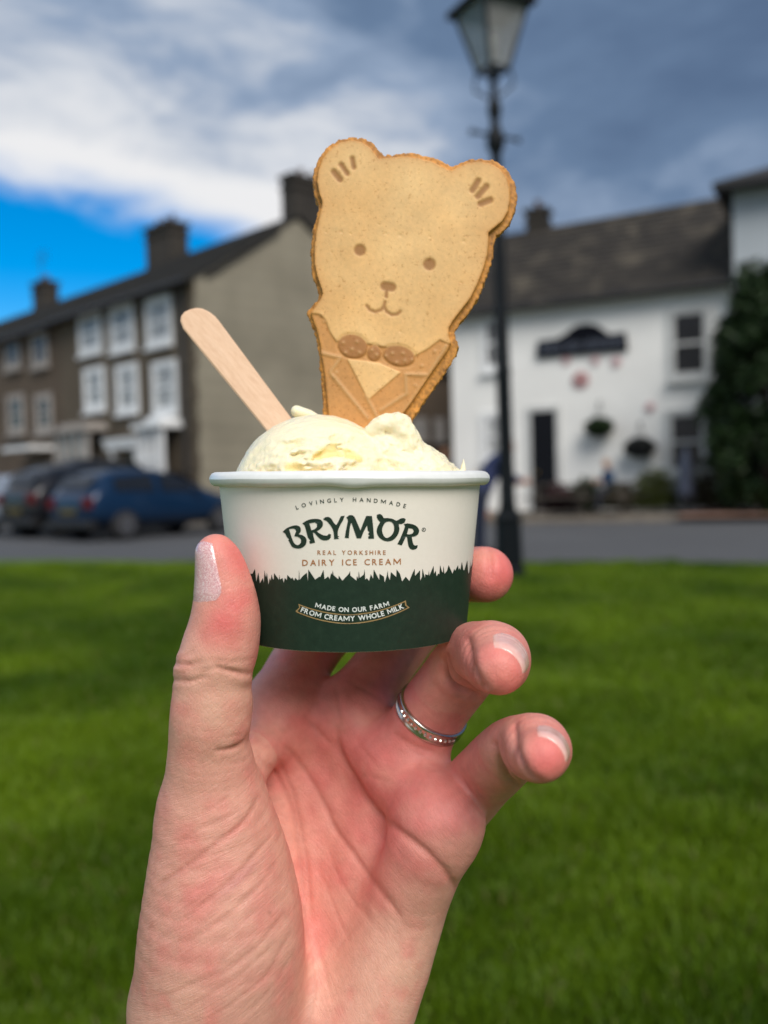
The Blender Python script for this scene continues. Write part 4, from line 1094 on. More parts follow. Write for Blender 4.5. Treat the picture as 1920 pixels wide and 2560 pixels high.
z1 = lambda x, y: (690 + x * S1, 1230 + y * S1)
_ax = np.array([222,280,350,413,472,552,622,685,798,878,955,1030,1108,1185,1255,1325]); _ay = np.array([157,137,121,108,98,88,84,81,79,80,83,90,98,110,124,141])
_pf = np.polyfit(690 + _ax * S1, 1230 + _ay * S1, 4)
arc_text('slogan_print', 'LOVINGLY HANDMADE', 690 + 205 * S1, 690 + 1348 * S1, lambda x: np.polyval(_pf, x), 10.2, darkink, .012, .10, space=.45)
arc_text('origin_print', 'REAL YORKSHIRE', 690 + 430 * S1, 690 + 1137 * S1, lambda x: 1230 + 627 * S1 - .000012 * (x - 880) ** 2 * 0, 10.8, brownink, .012, .10, space=.3)
arc_text('product_print', 'DAIRY ICE CREAM', 690 + 272 * S1, 690 + 1295 * S1, lambda x: 1230 + 727 * S1 - (x - 880) * .012, 15.2, brownink, .012, .10, space=.35)
logo = {
 'B': [[(68,412),(110,375),(165,352),(210,345),(245,358),(258,390),(250,420),(232,438),(270,445),(305,470),(318,500),(308,545),(275,575),(230,587),(185,578),(160,560),(140,520),(126,498),(138,495),(112,465),(95,430)],
       [(134,384),(175,378),(200,388),(208,410),(198,432),(190,458),(215,462),(245,475),(260,500),(255,530),(230,550),(205,545),(185,525),(165,480)]],
 'R': [[(272,325),(310,300),(360,282),(420,278),(465,288),(487,320),(480,360),(450,390),(422,408),(450,428),(490,448),(530,452),(548,433),(571,440),(568,470),(545,495),(500,502),(460,488),(425,455),(400,425),(382,418),(390,465),(406,525),(352,536),(345,512),(356,505),(330,470),(312,400),(295,345)],
       [(345,325),(400,315),(425,330),(425,360),(400,385),(368,398)]],
 'Y': [[(488,280),(510,262),(545,258),(575,278),(600,320),(625,345),(650,300),(672,250),(713,245),(697,290),(670,335),(648,385),(640,420),(640,455),(656,460),(640,470),(655,485),(603,490),(600,440),(590,390),(560,340),(525,300),(505,292)]],
 'M': [[(728,265),(755,242),(790,240),(815,260),(840,315),(876,398),(905,320),(935,248),(995,248),(1005,330),(1018,483),(960,485),(955,462),(971,455),(955,435),(968,415),(952,400),(944,345),(905,420),(882,480),(838,480),(812,405),(782,318),(772,340),(762,400),(755,478),(713,475),(725,400),(745,300),(740,278)]],
 'O': [[(1044,400),(1055,355),(1080,312),(1060,290),(1045,260),(1045,235),(1075,227),(1100,240),(1117,270),(1160,270),(1210,278),(1250,298),(1290,275),(1330,270),(1346,285),(1335,315),(1300,332),(1272,332),(1281,380),(1270,430),(1245,470),(1210,500),(1160,512),(1110,500),(1070,470),(1050,435)],
       [(1100,400),(1108,360),(1130,320),(1165,305),(1200,312),(1222,345),(1225,395),(1205,440),(1170,470),(1140,475),(1115,450)]],
 'r': [[(1325,332),(1360,325),(1420,335),(1465,360),(1486,400),(1472,440),(1440,460),(1408,465),(1415,505),(1427,545),(1447,555),(1471,550),(1465,580),(1430,598),(1395,590),(1375,560),(1365,510),(1360,468),(1348,462),(1328,505),(1305,553),(1258,540),(1285,490),(1310,430),(1330,380),(1337,350)],
       [(1375,375),(1415,380),(1430,405),(1415,430),(1378,440),(1358,436)]],
}
def refine(pts):
    P = np.array(pts, float); out = []
    for i in range(len(P)):
        a, b, c, d = P[i - 1], P[i], P[(i + 1) % len(P)], P[(i + 2) % len(P)]
        out.append(tuple(b))
        if np.linalg.norm(c - b) > 14:
            def ang(u, v): return np.dot(u, v) / (np.linalg.norm(u) * np.linalg.norm(v) + 1e-9)
            if ang(b - a, c - b) > .55 and ang(c - b, d - c) > .55:
                out.append(tuple(.5 * (b + c) + ((b + c) * .5 - (a + d) * .5) * .11))
    return out
for nm, spl in logo.items():
    V, T = curve_mesh([[z1(*q) for q in refine(s)] for s in spl])
    px_mesh('logo_letter', V, T, darkink, .10)
rg = [[z1(1533 + r_ * math.cos(t), 390 + r_ * math.sin(t)) for t in np.linspace(0, 2 * math.pi, 20, endpoint=False)] for r_ in (21, 16)]
V, T = curve_mesh(rg); px_mesh('registered_mark', V, T, darkink, .10)
V, T, w_ = glyph('R', .012)
px_mesh('registered_mark', np.stack([690 + 1533 * S1 + (V[:, 0] - w_ / 2) * 6.6, 1230 + 390 * S1 - (V[:, 1] - .35) * 6.6], 1), T, darkink, .10)
S2 = 340 / 1659
z2 = lambda x, y: (700 + x * S2, 1480 + y * S2)
arc_text('farm_print', 'MADE ON OUR FARM', 700 + 432 * S2, 700 + 1330 * S2, lambda x: 1480 + (216 - .00034 * ((x - 700) / S2 - 850) ** 2) * S2, 11.6, whiteink, .025, .22, space=.3)
arc_text('milk_print', 'FROM CREAMY WHOLE MILK', 700 + 258 * S2, 700 + 1508 * S2, lambda x: 1480 + (323 - .000345 * ((x - 700) / S2 - 830) ** 2) * S2, 12.4, whiteink, .025, .22, space=.3)
tp = lambda x: 275 - .000335 * (x - 850) ** 2 - .012 * (x - 850)
bt = lambda x: 381 - .000352 * (x - 850) ** 2 - .012 * (x - 850)
outer = [(x, tp(x) - 7) for x in np.linspace(225, 1535, 40)] + [(1543, 158), (1582, 190)] + [(x, bt(x) + 7) for x in np.linspace(1560, 205, 40)] + [(190, 232), (234, 190)]
inner = [(x, tp(x) + 7) for x in np.linspace(240, 1522, 40)] + [(1526, 164), (1558, 187)] + [(x, bt(x) - 7) for x in np.linspace(1540, 228, 40)] + [(214, 230), (250, 192)]
V, T = curve_mesh([[z2(*q) for q in outer], [z2(*q) for q in inner]])
px_mesh('ribbon_print', V, T, goldink, .20)

# ================================================================== ICE CREAM (cup frame)
ICE_B = [np.array([10.5, 5.0, -3.0, 10.0]), np.array([19.5, -2.0, -4.0, 11.0]), np.array([28.8, -5.0, -1.0, 8.0]), np.array([32.6, -4.6, -1.0, 5.4])]
def ice_ridge(P):
    w = np.stack([P[:, 0] * .55 + P[:, 1] * .25, P[:, 1] * 1.9 - P[:, 0] * .45, P[:, 2] * .8], 1)
    w = w + 1.1 * np.stack([vnoise(P, .16, 3), vnoise(P, .16, 4), vnoise(P, .16, 6)], 1)
    r = 1 - np.abs(fbm(w, .17, 4, 20)) * 1.5
    return r
def ice_rough(P):
    """0 where the scoop is smooth, 1 where it is torn"""
    e = np.exp(-(((P[:, 0] + 6) / 15) ** 2 + ((P[:, 1] - 4.5) / 7.5) ** 2)) * np.clip((6 - P[:, 2]) / 8, 0, 1)
    e2 = .8 * np.exp(-(((P[:, 0] + 20) / 9) ** 2 + ((P[:, 1] + 0) / 3.4) ** 2))
    return np.clip(e * 1.2 + e2, 0, 1.1)
ICE_CAV = [(np.array([[-10, 5.2, -22.6, .5], [-7, 6.8, -21.8, 1.2], [-3.5, 7.9, -21, 1.9], [0, 7.0, -20.6, 1.3], [3, 5.4, -20.4, .5]]), 1.0), (np.array([[-16, 3.2, -23.6, 1.2], [-13.5, 2.6, -24, 1.5]]), .8), (np.array([[-22, 1.0, -21, .6], [-19, 2.0, -22, .8]]), .5)]
def ice_fn(P):
    A = np.sqrt(((P - np.array([-9.2, -6.2, -1.0], np.float32)) ** 2).sum(1)) - 24.7
    rg = ice_ridge(P); ro = ice_rough(P)
    A = A + ro * (.85 - 1.55 * rg) + .22 * fbm(P, .45, 3, 31) * (.5 + ro) + .18 * fbm(P, 1.1, 3, 37) * (.25 + ro)
    for cv, kk in ICE_CAV: A = np.maximum(A, -(sd_chain(P, cv) + .5 * fbm(P, .55, 3, 33)))
    B = sd_chain(P, np.array(ICE_B))
    B = smin(B, sd_chain(P, np.array([[6.2, 13.4, -8.5, 2.2], [9.6, 15.2, -9, 2.7], [13.2, 15.2, -8.6, 3.4], [16.5, 9.5, -8, 4.0]])), 1.6)
    B = B + .45 * fbm(P, .30, 3, 44) + .22 * fbm(P, 1.2, 3, 47) + .25 * np.clip(vnoise(P, .55, 50) * vnoise(P, .9, 51) * 3, -1, 1)
    cut = sd_chain(P, np.array([[9.0, 11.0, -16, 2.2], [10.4, 9.2, -15, 1.5], [11.2, 6.0, -15, .8]]))
    B = np.maximum(B, -cut); A = np.maximum(A, -cut + .3)
    d = smin(A, B, .5)
    d = smin(d, sd_chain(P, np.array([[-15.6, 20.0, 5.5, 1.75], [-12, 19.0, 6, 1.5], [-8, 17.0, 6.5, 1.2]])), .8)
    d = np.minimum(d, sd_chain(P, np.array([[32.4, 2.5, -2, .9], [32.6, 5.6, -2, .25]])))
    d = np.minimum(d, sd_chain(P, np.array([[26, .5, 6, 3.2], [33, -.8, 4, 3.0]])) + .3 * fbm(P, .6, 3, 61))
    fill = np.maximum(np.sqrt(P[:, 0] ** 2 + P[:, 2] ** 2) - (36.0 + P[:, 1] * .098), P[:, 1] + 4.5)      # the tub is filled to below its rim
    d = smin(d, fill, 1.5)
    d = np.maximum(d, np.sqrt(P[:, 0] ** 2 + P[:, 2] ** 2) - (36.5 + np.minimum(P[:, 1], 0) * .098))
    return np.maximum(d, -16 - P[:, 1])
V, F = isosurface(ice_fn, (-39, -17, -39), (39, 24, 39), .55, 2.6)
V = project(ice_fn, V, 1)
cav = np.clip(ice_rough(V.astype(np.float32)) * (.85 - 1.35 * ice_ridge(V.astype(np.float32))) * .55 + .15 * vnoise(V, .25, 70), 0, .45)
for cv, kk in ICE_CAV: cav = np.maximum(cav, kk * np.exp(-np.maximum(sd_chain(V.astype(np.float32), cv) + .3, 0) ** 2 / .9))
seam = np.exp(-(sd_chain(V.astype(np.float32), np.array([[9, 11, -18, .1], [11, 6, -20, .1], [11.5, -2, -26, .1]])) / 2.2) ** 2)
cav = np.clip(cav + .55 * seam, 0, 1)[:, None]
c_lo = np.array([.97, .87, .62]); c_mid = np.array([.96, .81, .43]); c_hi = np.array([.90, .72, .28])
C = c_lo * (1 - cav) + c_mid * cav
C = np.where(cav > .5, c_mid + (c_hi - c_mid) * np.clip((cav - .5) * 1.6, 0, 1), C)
ice = empty('ice_cream', Vector(cam2world(cup2cam(np.array([[0, -16, 0]])))[0]), 'pale vanilla ice cream scoops heaped above the rim of the paper tub', 'ice cream')
im = NT('vanilla_ice_cream')
im.set(Base_Color=vc_node(im), Roughness=.27, Subsurface_Weight=.35, Subsurface_Radius=(.004, .003, .0018), Subsurface_Scale=.5, Specular_IOR_Level=.4)
im.bump(im.noise(900, 7, .7), .5, .0005)
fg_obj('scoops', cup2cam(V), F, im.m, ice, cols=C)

# ================================================================== BEAR BISCUIT
S3 = 620 / 1524
z3 = lambda q: np.stack([720 + np.asarray(q, float)[:, 0] * S3, 320 + np.asarray(q, float)[:, 1] * S3], 1)
D_B = 257.0
MMB = D_B / FPX                                       # mm per photo pixel at the biscuit
b_out = [(190,480),(165,420),(157,340),(165,270),(190,190),(235,130),(300,88),(380,65),(450,68),(510,95),(560,145),(582,170),(640,172),(700,165),(770,160),(840,175),(910,195),(970,225),(1010,245),(1060,225),(1120,203),(1190,195),(1260,205),(1320,240),(1365,290),(1395,360),(1402,440),(1395,510),(1370,570),(1330,630),(1275,670),(1262,720),(1255,790),(1235,870),(1205,960),(1165,1050),(1110,1140),(1050,1210),(1020,1265),(1030,1310),(1052,1345),(1030,1400),(980,1480),(920,1570),(860,1650),(800,1740),(760,1800),(690,1900),(600,2040),(300,2040),(232,1850),(222,1790),(215,1650),(205,1520),(195,1420),(185,1340),(160,1240),(135,1180),(118,1140),(150,1105),(185,1060),(195,1030),(180,980),(160,930),(145,850),(142,760),(155,650),(175,560),(190,500)]
b_in = [(215,470),(195,420),(183,350),(190,280),(215,210),(260,150),(320,110),(390,95),(450,105),(505,140),(540,185),(555,207),(640,200),(720,195),(800,205),(880,225),(950,260),(998,282),(1040,260),(1100,235),(1170,225),(1240,238),(1295,270),(1335,320),(1355,390),(1358,460),(1345,530),(1310,590),(1260,630),(1225,660),(1228,700),(1220,790),(1195,880),(1160,970),(1115,1060),(1060,1130),(1010,1195),(985,1240),(985,1290),(1000,1330),(975,1380),(860,1540),(760,1690),(670,1810),(570,2000),(330,2000),(255,1800),(240,1650),(225,1500),(207,1400),(202,1340),(177,1240),(152,1175),(142,1150),(170,1112),(205,1060),(217,1030),(202,980),(182,920),(168,850),(165,760),(178,650),(197,560),(212,490)]
BO = np.array([905.0, 760.0])
def bz(q): return (z3(q) - BO) * np.array([1, -1]) * MMB       # zoom px -> biscuit mm (x right, y up)
G_out, G_in = bz(b_out), bz(b_in)
jacket = bz([(140,1150),(200,1155),(235,1190),(262,1265),(300,1320),(340,1310),(470,1330),(570,1350),(720,1370),(770,1412),(850,1370),(930,1310),(985,1335),(1060,1345),(860,1700),(620,2050),(300,2050),(200,1800)])
shirt = bz([(366,1428),(480,1440),(560,1452),(690,1510),(500,1672),(480,1650)])
bow = [(bz([(400,1350)])[0], 92, 72, -.25), (bz([(530,1392)])[0], 42, 50, .0), (bz([(682,1408)])[0], 98, 62, -.2)]
marks = [([(443,766)], 36), ([(866,852)], 38), ([(595,985),(636,992)], 28), ([(606,1010),(603,1050)], 10),
         ([(485,1105),(503,1130),(535,1143),(573,1130),(590,1105),(596,1080)], 9), ([(590,1105),(605,1140),(637,1160),(670,1157),(688,1140)], 9),
         ([(285,290),(322,336)], 19), ([(328,245),(366,300)], 15), ([(396,208),(406,262)], 15), ([(1162,345),(1128,402)], 18), ([(1214,378),(1160,438)], 18), ([(1236,462),(1178,484)], 19)]
lines = [[(195,1388),(325,1420),(262,1510),(490,1790)], [(480,1655),(550,1785),(530,1825)], [(720,1522),(860,1525),(968,1350)], [(720,1522),(728,1640),(570,1742)], [(860,1525),(855,1545),(672,1805)]]
pits = [((330,655),8),((385,665),6),((600,665),8),((688,675),9),((238,655),6),((1075,712),10),((1060,965),6),((690,1262),7),((270,780),5),((870,685),5),((470,1010),5),((760,560),5),((560,610),5)]
U3 = S3 * MMB                                          # mm per zoom px
dots = [((340,1330),1),((425,1325),1),((395,1370),1),((440,1390),1),((355,1390),1),((515,1375),1),((545,1405),1),((640,1395),1),((705,1395),1),((600,1410),1),((715,1440),1),((665,1450),1),((760,1435),1),((205,1160),1),((225,1200),1),((300,1510),.8),((285,1540),.8),((780,1590),.8),((820,1470),.8),((900,1380),.8)]
def ell2(P, c, a, b, an):
    q = P - c; ca, sa = math.cos(an), math.sin(an)
    u = (q[:, 0] * ca + q[:, 1] * sa) / (a * U3); v = (-q[:, 0] * sa + q[:, 1] * ca) / (b * U3)
    return (np.sqrt(u * u + v * v) - 1) * min(a, b) * U3
sstep = lambda x, a, b: (lambda t: t * t * (3 - 2 * t))(np.clip((x - a) / (b - a), 0, 1))
def b_relief(P):
    """height of the front (mm), mark mask, jacket mask, line mask"""
    jk = sd_poly2(P, jacket); sh = sd_poly2(P, shirt)
    jac = sstep(-np.maximum(jk, -sh), -.25, .35)
    bw = np.minimum.reduce([ell2(P, *b) for b in bow])
    bwm = sstep(-bw, -.2, .35)
    mk = np.full(len(P), 1e9)
    for p_, w in marks:
        q = bz(p_); d = (np.sqrt(((P - q[0]) ** 2).sum(1)) if len(q) == 1 else sd_line2(P, q)) - w * U3
        mk = np.minimum(mk, d)
    mkm = sstep(-mk, -.45, .45)
    ln = np.full(len(P), 1e9)
    for p_ in lines: ln = np.minimum(ln, sd_line2(P, bz(p_)))
    lnm = np.exp(-(ln / .55) ** 2)
    pt = np.zeros(len(P))
    for p_, w in pits: pt = np.maximum(pt, np.exp(-((P - bz([p_])[0]) ** 2).sum(1) / (w * U3) ** 2))
    dt = np.zeros(len(P))
    for p_, w in dots: dt = np.maximum(dt, np.exp(-((P - bz([p_])[0]) ** 2).sum(1) / (10 * U3) ** 2))
    h = -.45 * jac * (1 - bwm) - .22 * bwm - .30 * mkm + .40 * lnm * jac - .2 * pt + .28 * dt - .22 * np.exp(-((bw - .15) / .35) ** 2)
    return h, mkm, jac, lnm * jac, bwm, dt
_gx0, _gy0 = G_out[:, 0].min() - 3, G_out[:, 1].min() - 3
_gs = .2; _gnx = int((G_out[:, 0].max() + 3 - _gx0) / _gs) + 2; _gny = int((G_out[:, 1].max() + 3 - _gy0) / _gs) + 2
_gg = np.stack(np.meshgrid(_gx0 + np.arange(_gnx) * _gs, _gy0 + np.arange(_gny) * _gs, indexing='ij'), -1).reshape(-1, 2).astype(np.float32)
_rel = list(b_relief(_gg))
B_MAPS = [np.asarray(a, np.float32).reshape(_gnx, _gny) for a in [sd_poly2(_gg, G_out), sd_poly2(_gg, G_in)] + _rel]
def b_samp(P, ks):
    u = np.clip((P[:, 0] - _gx0) / _gs, 0, _gnx - 1.001); v = np.clip((P[:, 1] - _gy0) / _gs, 0, _gny - 1.001)
    i = u.astype(int); j = v.astype(int); fu = (u - i).astype(np.float32); fv = (v - j).astype(np.float32)
    return [(m[i, j] * (1 - fu) + m[i + 1, j] * fu) * (1 - fv) + (m[i, j + 1] * (1 - fu) + m[i + 1, j + 1] * fu) * fv for m in (B_MAPS[k] for k in ks)]
def b_fn(P):
    do, di, h = b_samp(P, (0, 1, 2))
    edge = np.abs(do) < 1.5
    if edge.any():
        Q = P[edge]; do[edge] += .34 * fbm(Q, .9, 2, 80) + .24 * vnoise(Q, 2.6, 84) - .05
    front = -2.5 - h                                            # z of the front face (towards the camera is negative)
    face = np.maximum(di, front - P[:, 2])
    face = np.maximum(face, P[:, 2] - 1.5)
    flange = np.maximum(do, np.abs(P[:, 2] - .8) - 1.5)
    return smin(face, flange, .7)
lo = (min(G_out[:, 0]) - 1.5, min(G_out[:, 1]) - 1, -4.6); hi = (max(G_out[:, 0]) + 1.5, max(G_out[:, 1]) + 1.5, 4.2)
V, F = isosurface(b_fn, lo, hi, .36, 1.6)
V = project(b_fn, V, 1)
P2 = V[:, :2].astype(np.float32)
do, di = b_samp(V, (0, 1))
h, mkm, jac, lnm, bwm, dt = b_samp(V, range(2, 8))
nz = fbm(V, .12, 4, 90); nf = fbm(V, 1.5, 3, 95)
side = sstep(di, -.9, .5)
toast = np.exp(np.minimum(di, 0) / 2.2)[:, None]
blot = np.clip(fbm(V, .07, 3, 97), -1, 1)[:, None]
front_c = np.array([.77, .480, .200]) * (1 + .10 * nz + .06 * nf)[:, None] * (1 + blot * np.array([.02, .07, .14]))
front_c = front_c * (1 - .55 * toast) + np.array([.66, .34, .115]) * .55 * toast
front_c = front_c * (1 + .06 * sstep(P2[:, 1], 20, -25))[:, None]
jac_c = np.array([.58, .285, .090]) * (1 + .10 * nz + .07 * nf)[:, None]
bow_c = np.array([.40, .180, .055]) * (1 + .1 * nz)[:, None]
mk_c = np.array([.30, .125, .03])
sd_c = np.array([.52, .235, .048]) * (1 + .22 * nz + .35 * nf)[:, None]
C = front_c * (1 - jac[:, None]) + jac_c * jac[:, None]
C = C * (1 - bwm[:, None]) + bow_c * bwm[:, None]
C = C * (1 - mkm[:, None] * .85) + mk_c * mkm[:, None] * .85
l_ = np.clip(lnm * .75 + dt * .6, 0, 1)[:, None]; C = C * (1 - l_) + np.array([.56, .33, .135]) * l_
halo = (np.exp(-np.maximum(di + 1.2, 0) ** 2 / .6) * 0)[:, None]
C = C * (1 - side[:, None]) + sd_c * side[:, None]
C = np.clip(C, .01, 1)
bm_ = NT('baked_biscuit')
sp = bm_.ramp(bm_.noise(900, 3, .7), [(.58, (1, 1, 1)), (.70, (.78, .68, .56))])
bm_.set(Base_Color=bm_.mix(1.0, vc_node(bm_), sp, 'MULTIPLY'), Roughness=.55, Subsurface_Weight=.08, Subsurface_Radius=(.002, .001, .0005), Subsurface_Scale=.5, Specular_IOR_Level=.35)
bm_.bump(bm_.noise(2200, 5, .7), .25, .00025)
# plane of the biscuit: facing the camera, upright
bc = pm(BO[0], BO[1], D_B)
BX = np.array([math.cos(rad(6)), 0, math.sin(rad(6)) * 1.0]); BX = np.array([1.0, 0, 0.0]); BY = np.array([0, 1.0, 0.0]); BZ = np.array([0, 0, 1.0])
Vc = bc + V @ np.stack([BX, BY, BZ])
bear = empty('bear_biscuit', Vector(cam2world(bc + np.array([[-6, min(G_out[:, 1]), 0]]))[0]), 'golden bear shaped wafer biscuit with bow tie standing in the ice cream', 'biscuit')
fg_obj('wafer', Vc, F, bm_.m, bear, cols=C)

# ================================================================== WOODEN SPOON
spp = [(451,803),(453,790),(461,780),(476,773),(490,770),(505,771),(524,780),(538,791),(548,803),(600,873),(660,954),(731,1049),(800,1142),(770,1165),(735,1165),(668,1079),(600,996),(530,911),(470,837),(458,822)]
def spoon_pt(q, w):
    s = (q[1] - 770) / 400
    d = 274 - 14 * s
    return pm(q[0], q[1], d + w)
n_ = len(spp)
rows = []
cen = np.mean(spp, 0)
for w, inset in ((-.1, 3.5), (.25, 0), (1.35, 0), (1.7, 3.5)):
    r_ = []
    for i, q in enumerate(spp):
        a = np.array(spp[i - 1], float); b = np.array(spp[(i + 1) % n_], float); t = (b - a) / np.linalg.norm(b - a); nn = np.array([t[1], -t[0]])
        if nn @ (np.array(q) - np.array([620 if q[1] > 900 else 500, 960 if q[1] > 900 else 840])) < 0: nn = -nn
        r_.append(spoon_pt(np.array(q) - nn * inset, w))
    rows.append(r_)
spoon = empty('wooden_spoon', Vector(cam2world(np.array([spoon_pt((760, 1160), .7)]))[0]), 'pale wooden ice cream spoon stuck in the scoop beside the biscuit', 'spoon')
b_ = MB()
b_.loft([[Vector(cam2world(p[None])[0]) - spoon.location for p in r_] for r_ in rows])
wm_ = NT('pale_birch')
_mp = wm_.mapping((1, 1, 1), (0, rad(39), 0))
_m2 = wm_.n('ShaderNodeMapping'); _m2.inputs['Scale'].default_value = (900, 900, 55); wm_.l(_mp, _m2.inputs[0])
gr_ = wm_.noise(1.0, 5, .6, _m2.outputs[0])
wm_.set(Base_Color=wm_.ramp(gr_, [(.2, (.66, .42, .27)), (.5, (.74, .50, .33)), (.8, (.80, .56, .39))]), Roughness=.55, Specular_IOR_Level=.3)
wm_.bump(gr_, .2, .0003)
b_.build('handle', wm_.m, spoon)
# ================================================================== HAND (left hand, palm to the camera; camera millimetres)
def hn(px, py, d, rp):                                  # node: pixel, depth mm, radius in photo pixels
    return np.array([*pm(px, py, d), rp * d / FPX])
def chain(L, per=3): return catmull(np.array([hn(*q) for q in L]), per).astype(np.float32)
TH = chain([(538,1384,224,50),(548,1410,224.5,60),(556,1450,225,69),(562,1500,225.5,79),(563,1545,226,87),(557,1585,226.5,92),(548,1622,227,96),(537,1660,227.5,95),(531,1700,228,93),(529,1745,229,98),(527,1795,230,101),(522,1850,232,99),(525,1905,234,107),(528,1965,236,116),(532,2030,238,128)])
IX = chain([(700,1775,272,88),(748,1670,285,78),(800,1590,297,76),(860,1520,306,76),(930,1450,308,70),(990,1410,305,66),(1050,1400,300,62),(1085,1402,296,56)])
MI = chain([(868,1800,275,92),(940,1692,284,76),(1000,1610,292,73),(1060,1530,299,75),(1115,1462,297,70),(1155,1440,289,66),(1180,1437,282,68),(1208,1436,272,70),(1214,1436,268,70)])
RI = chain([(1000,1905,264,90),(1048,1828,260,88),(1103,1745,256,87),(1156,1674,250,88),(1184,1638,242,82),(1207,1631,233,79),(1238,1644,224,90),(1247,1660,215,76),(1247,1669,210,68)])
PI_ = chain([(1100,2066,266,80),(1160,1998,256,81),(1215,1934,244,80),(1262,1888,231,80),(1290,1866,221,75),(1312,1860,215,74),(1340,1869,208,86),(1352,1883,201,72),(1353,1891,196,64)])
M2 = chain([(700,1768,273,90),(690,1900,276,95),(675,2100,276,115),(655,2400,268,135),(640,2750,262,150)])
M3 = chain([(866,1795,276,92),(830,1950,278,100),(790,2150,278,115),(745,2450,270,135),(690,2800,262,150)])
M4 = chain([(1000,1905,267,92),(955,2050,268,100),(905,2250,266,118),(840,2500,261,135),(750,2800,258,150)])
M5 = chain([(1100,2052,241,93),(1066,2130,243,100),(1020,2250,249,104),(980,2370,250,109),(930,2500,250,118),(850,2700,250,135),(780,2900,252,140)])
TN = chain([(532,2030,238,126),(545,2120,240,158),(553,2220,241,180),(556,2340,242,198),(548,2450,243,203),(530,2560,244,203),(560,2700,248,190),(620,2900,254,160)])
M45 = chain([(1008,1912,263,92),(1058,1985,253,96),(1100,2052,243,97)])
M34 = chain([(868,1800,275,92),(935,1855,271,90),(1000,1905,264,92)])
WB = chain([(560,1990,242,92),(610,1910,252,70),(665,1850,263,66),(700,1820,270,70)])
FA = chain([(660,2800,257,205),(650,3000,258,190),(640,3300,262,185),(630,3700,268,195)])
GROUPS = {'palm': [M2, M3, M4, M5], 'TH': TH, 'IX': IX, 'MI': MI, 'RI': RI, 'PI': PI_}
def hand_base(P):
    p = None
    for c in (M2, M3, M4, M5):
        d = sd_chain(P, c); p = d if p is None else smin(p, d, 9.0)
    p = smin(smin(p, sd_chain(P, M45), 8.0), sd_chain(P, M34), 6.0)
    p = smin(p, sd_chain(P, FA), 14.0)
    p = smin(p, sd_chain(P, WB), 7.0)
    tn = sd_chain(P, TN)
    th = smin(sd_chain(P, TH), tn, 5.0)
    p = smin(p, tn, 3.2 + 9.0 * np.clip((-95 - P[:, 1]) / 40, 0, 1))
    r = smin(p, th, 2.5)
    for c, k in ((IX, 3.5), (MI, 3.5), (RI, 4.0), (PI_, 1.4)):
        r = np.minimum(r, smin(p, sd_chain(P, c), k))
    # gentle unevenness of flesh
    r = r + .35 * vnoise(P, .055, 101) + .12 * vnoise(P, .16, 102)
    return r
V, F = isosurface(hand_base, (-84, -262, 184), (54, -2, 322), .66, 3.0)
V = project(hand_base, V, 2)
N = grad(hand_base, V, .4)
px_ = 960 + V[:, 0] / V[:, 2] * FPX; py_ = 1280 - V[:, 1] / V[:, 2] * FPX
Q2 = np.stack([px_, py_], 1).astype(np.float32)
view = -V / np.linalg.norm(V, axis=1, keepdims=True)
facing = np.clip((N * view).sum(1) * 3, 0, 1)
# which body part a point belongs to
dd = {k: (np.minimum.reduce([sd_chain(V.astype(np.float32), c) for c in g]) if isinstance(g, list) else sd_chain(V.astype(np.float32), g)) for k, g in GROUPS.items()}
dd['TN'] = sd_chain(V.astype(np.float32), TN)
isth = np.minimum(dd['TH'], dd['TN']) < np.minimum(dd['palm'], np.minimum(dd['IX'], dd['MI'])) + 1.0
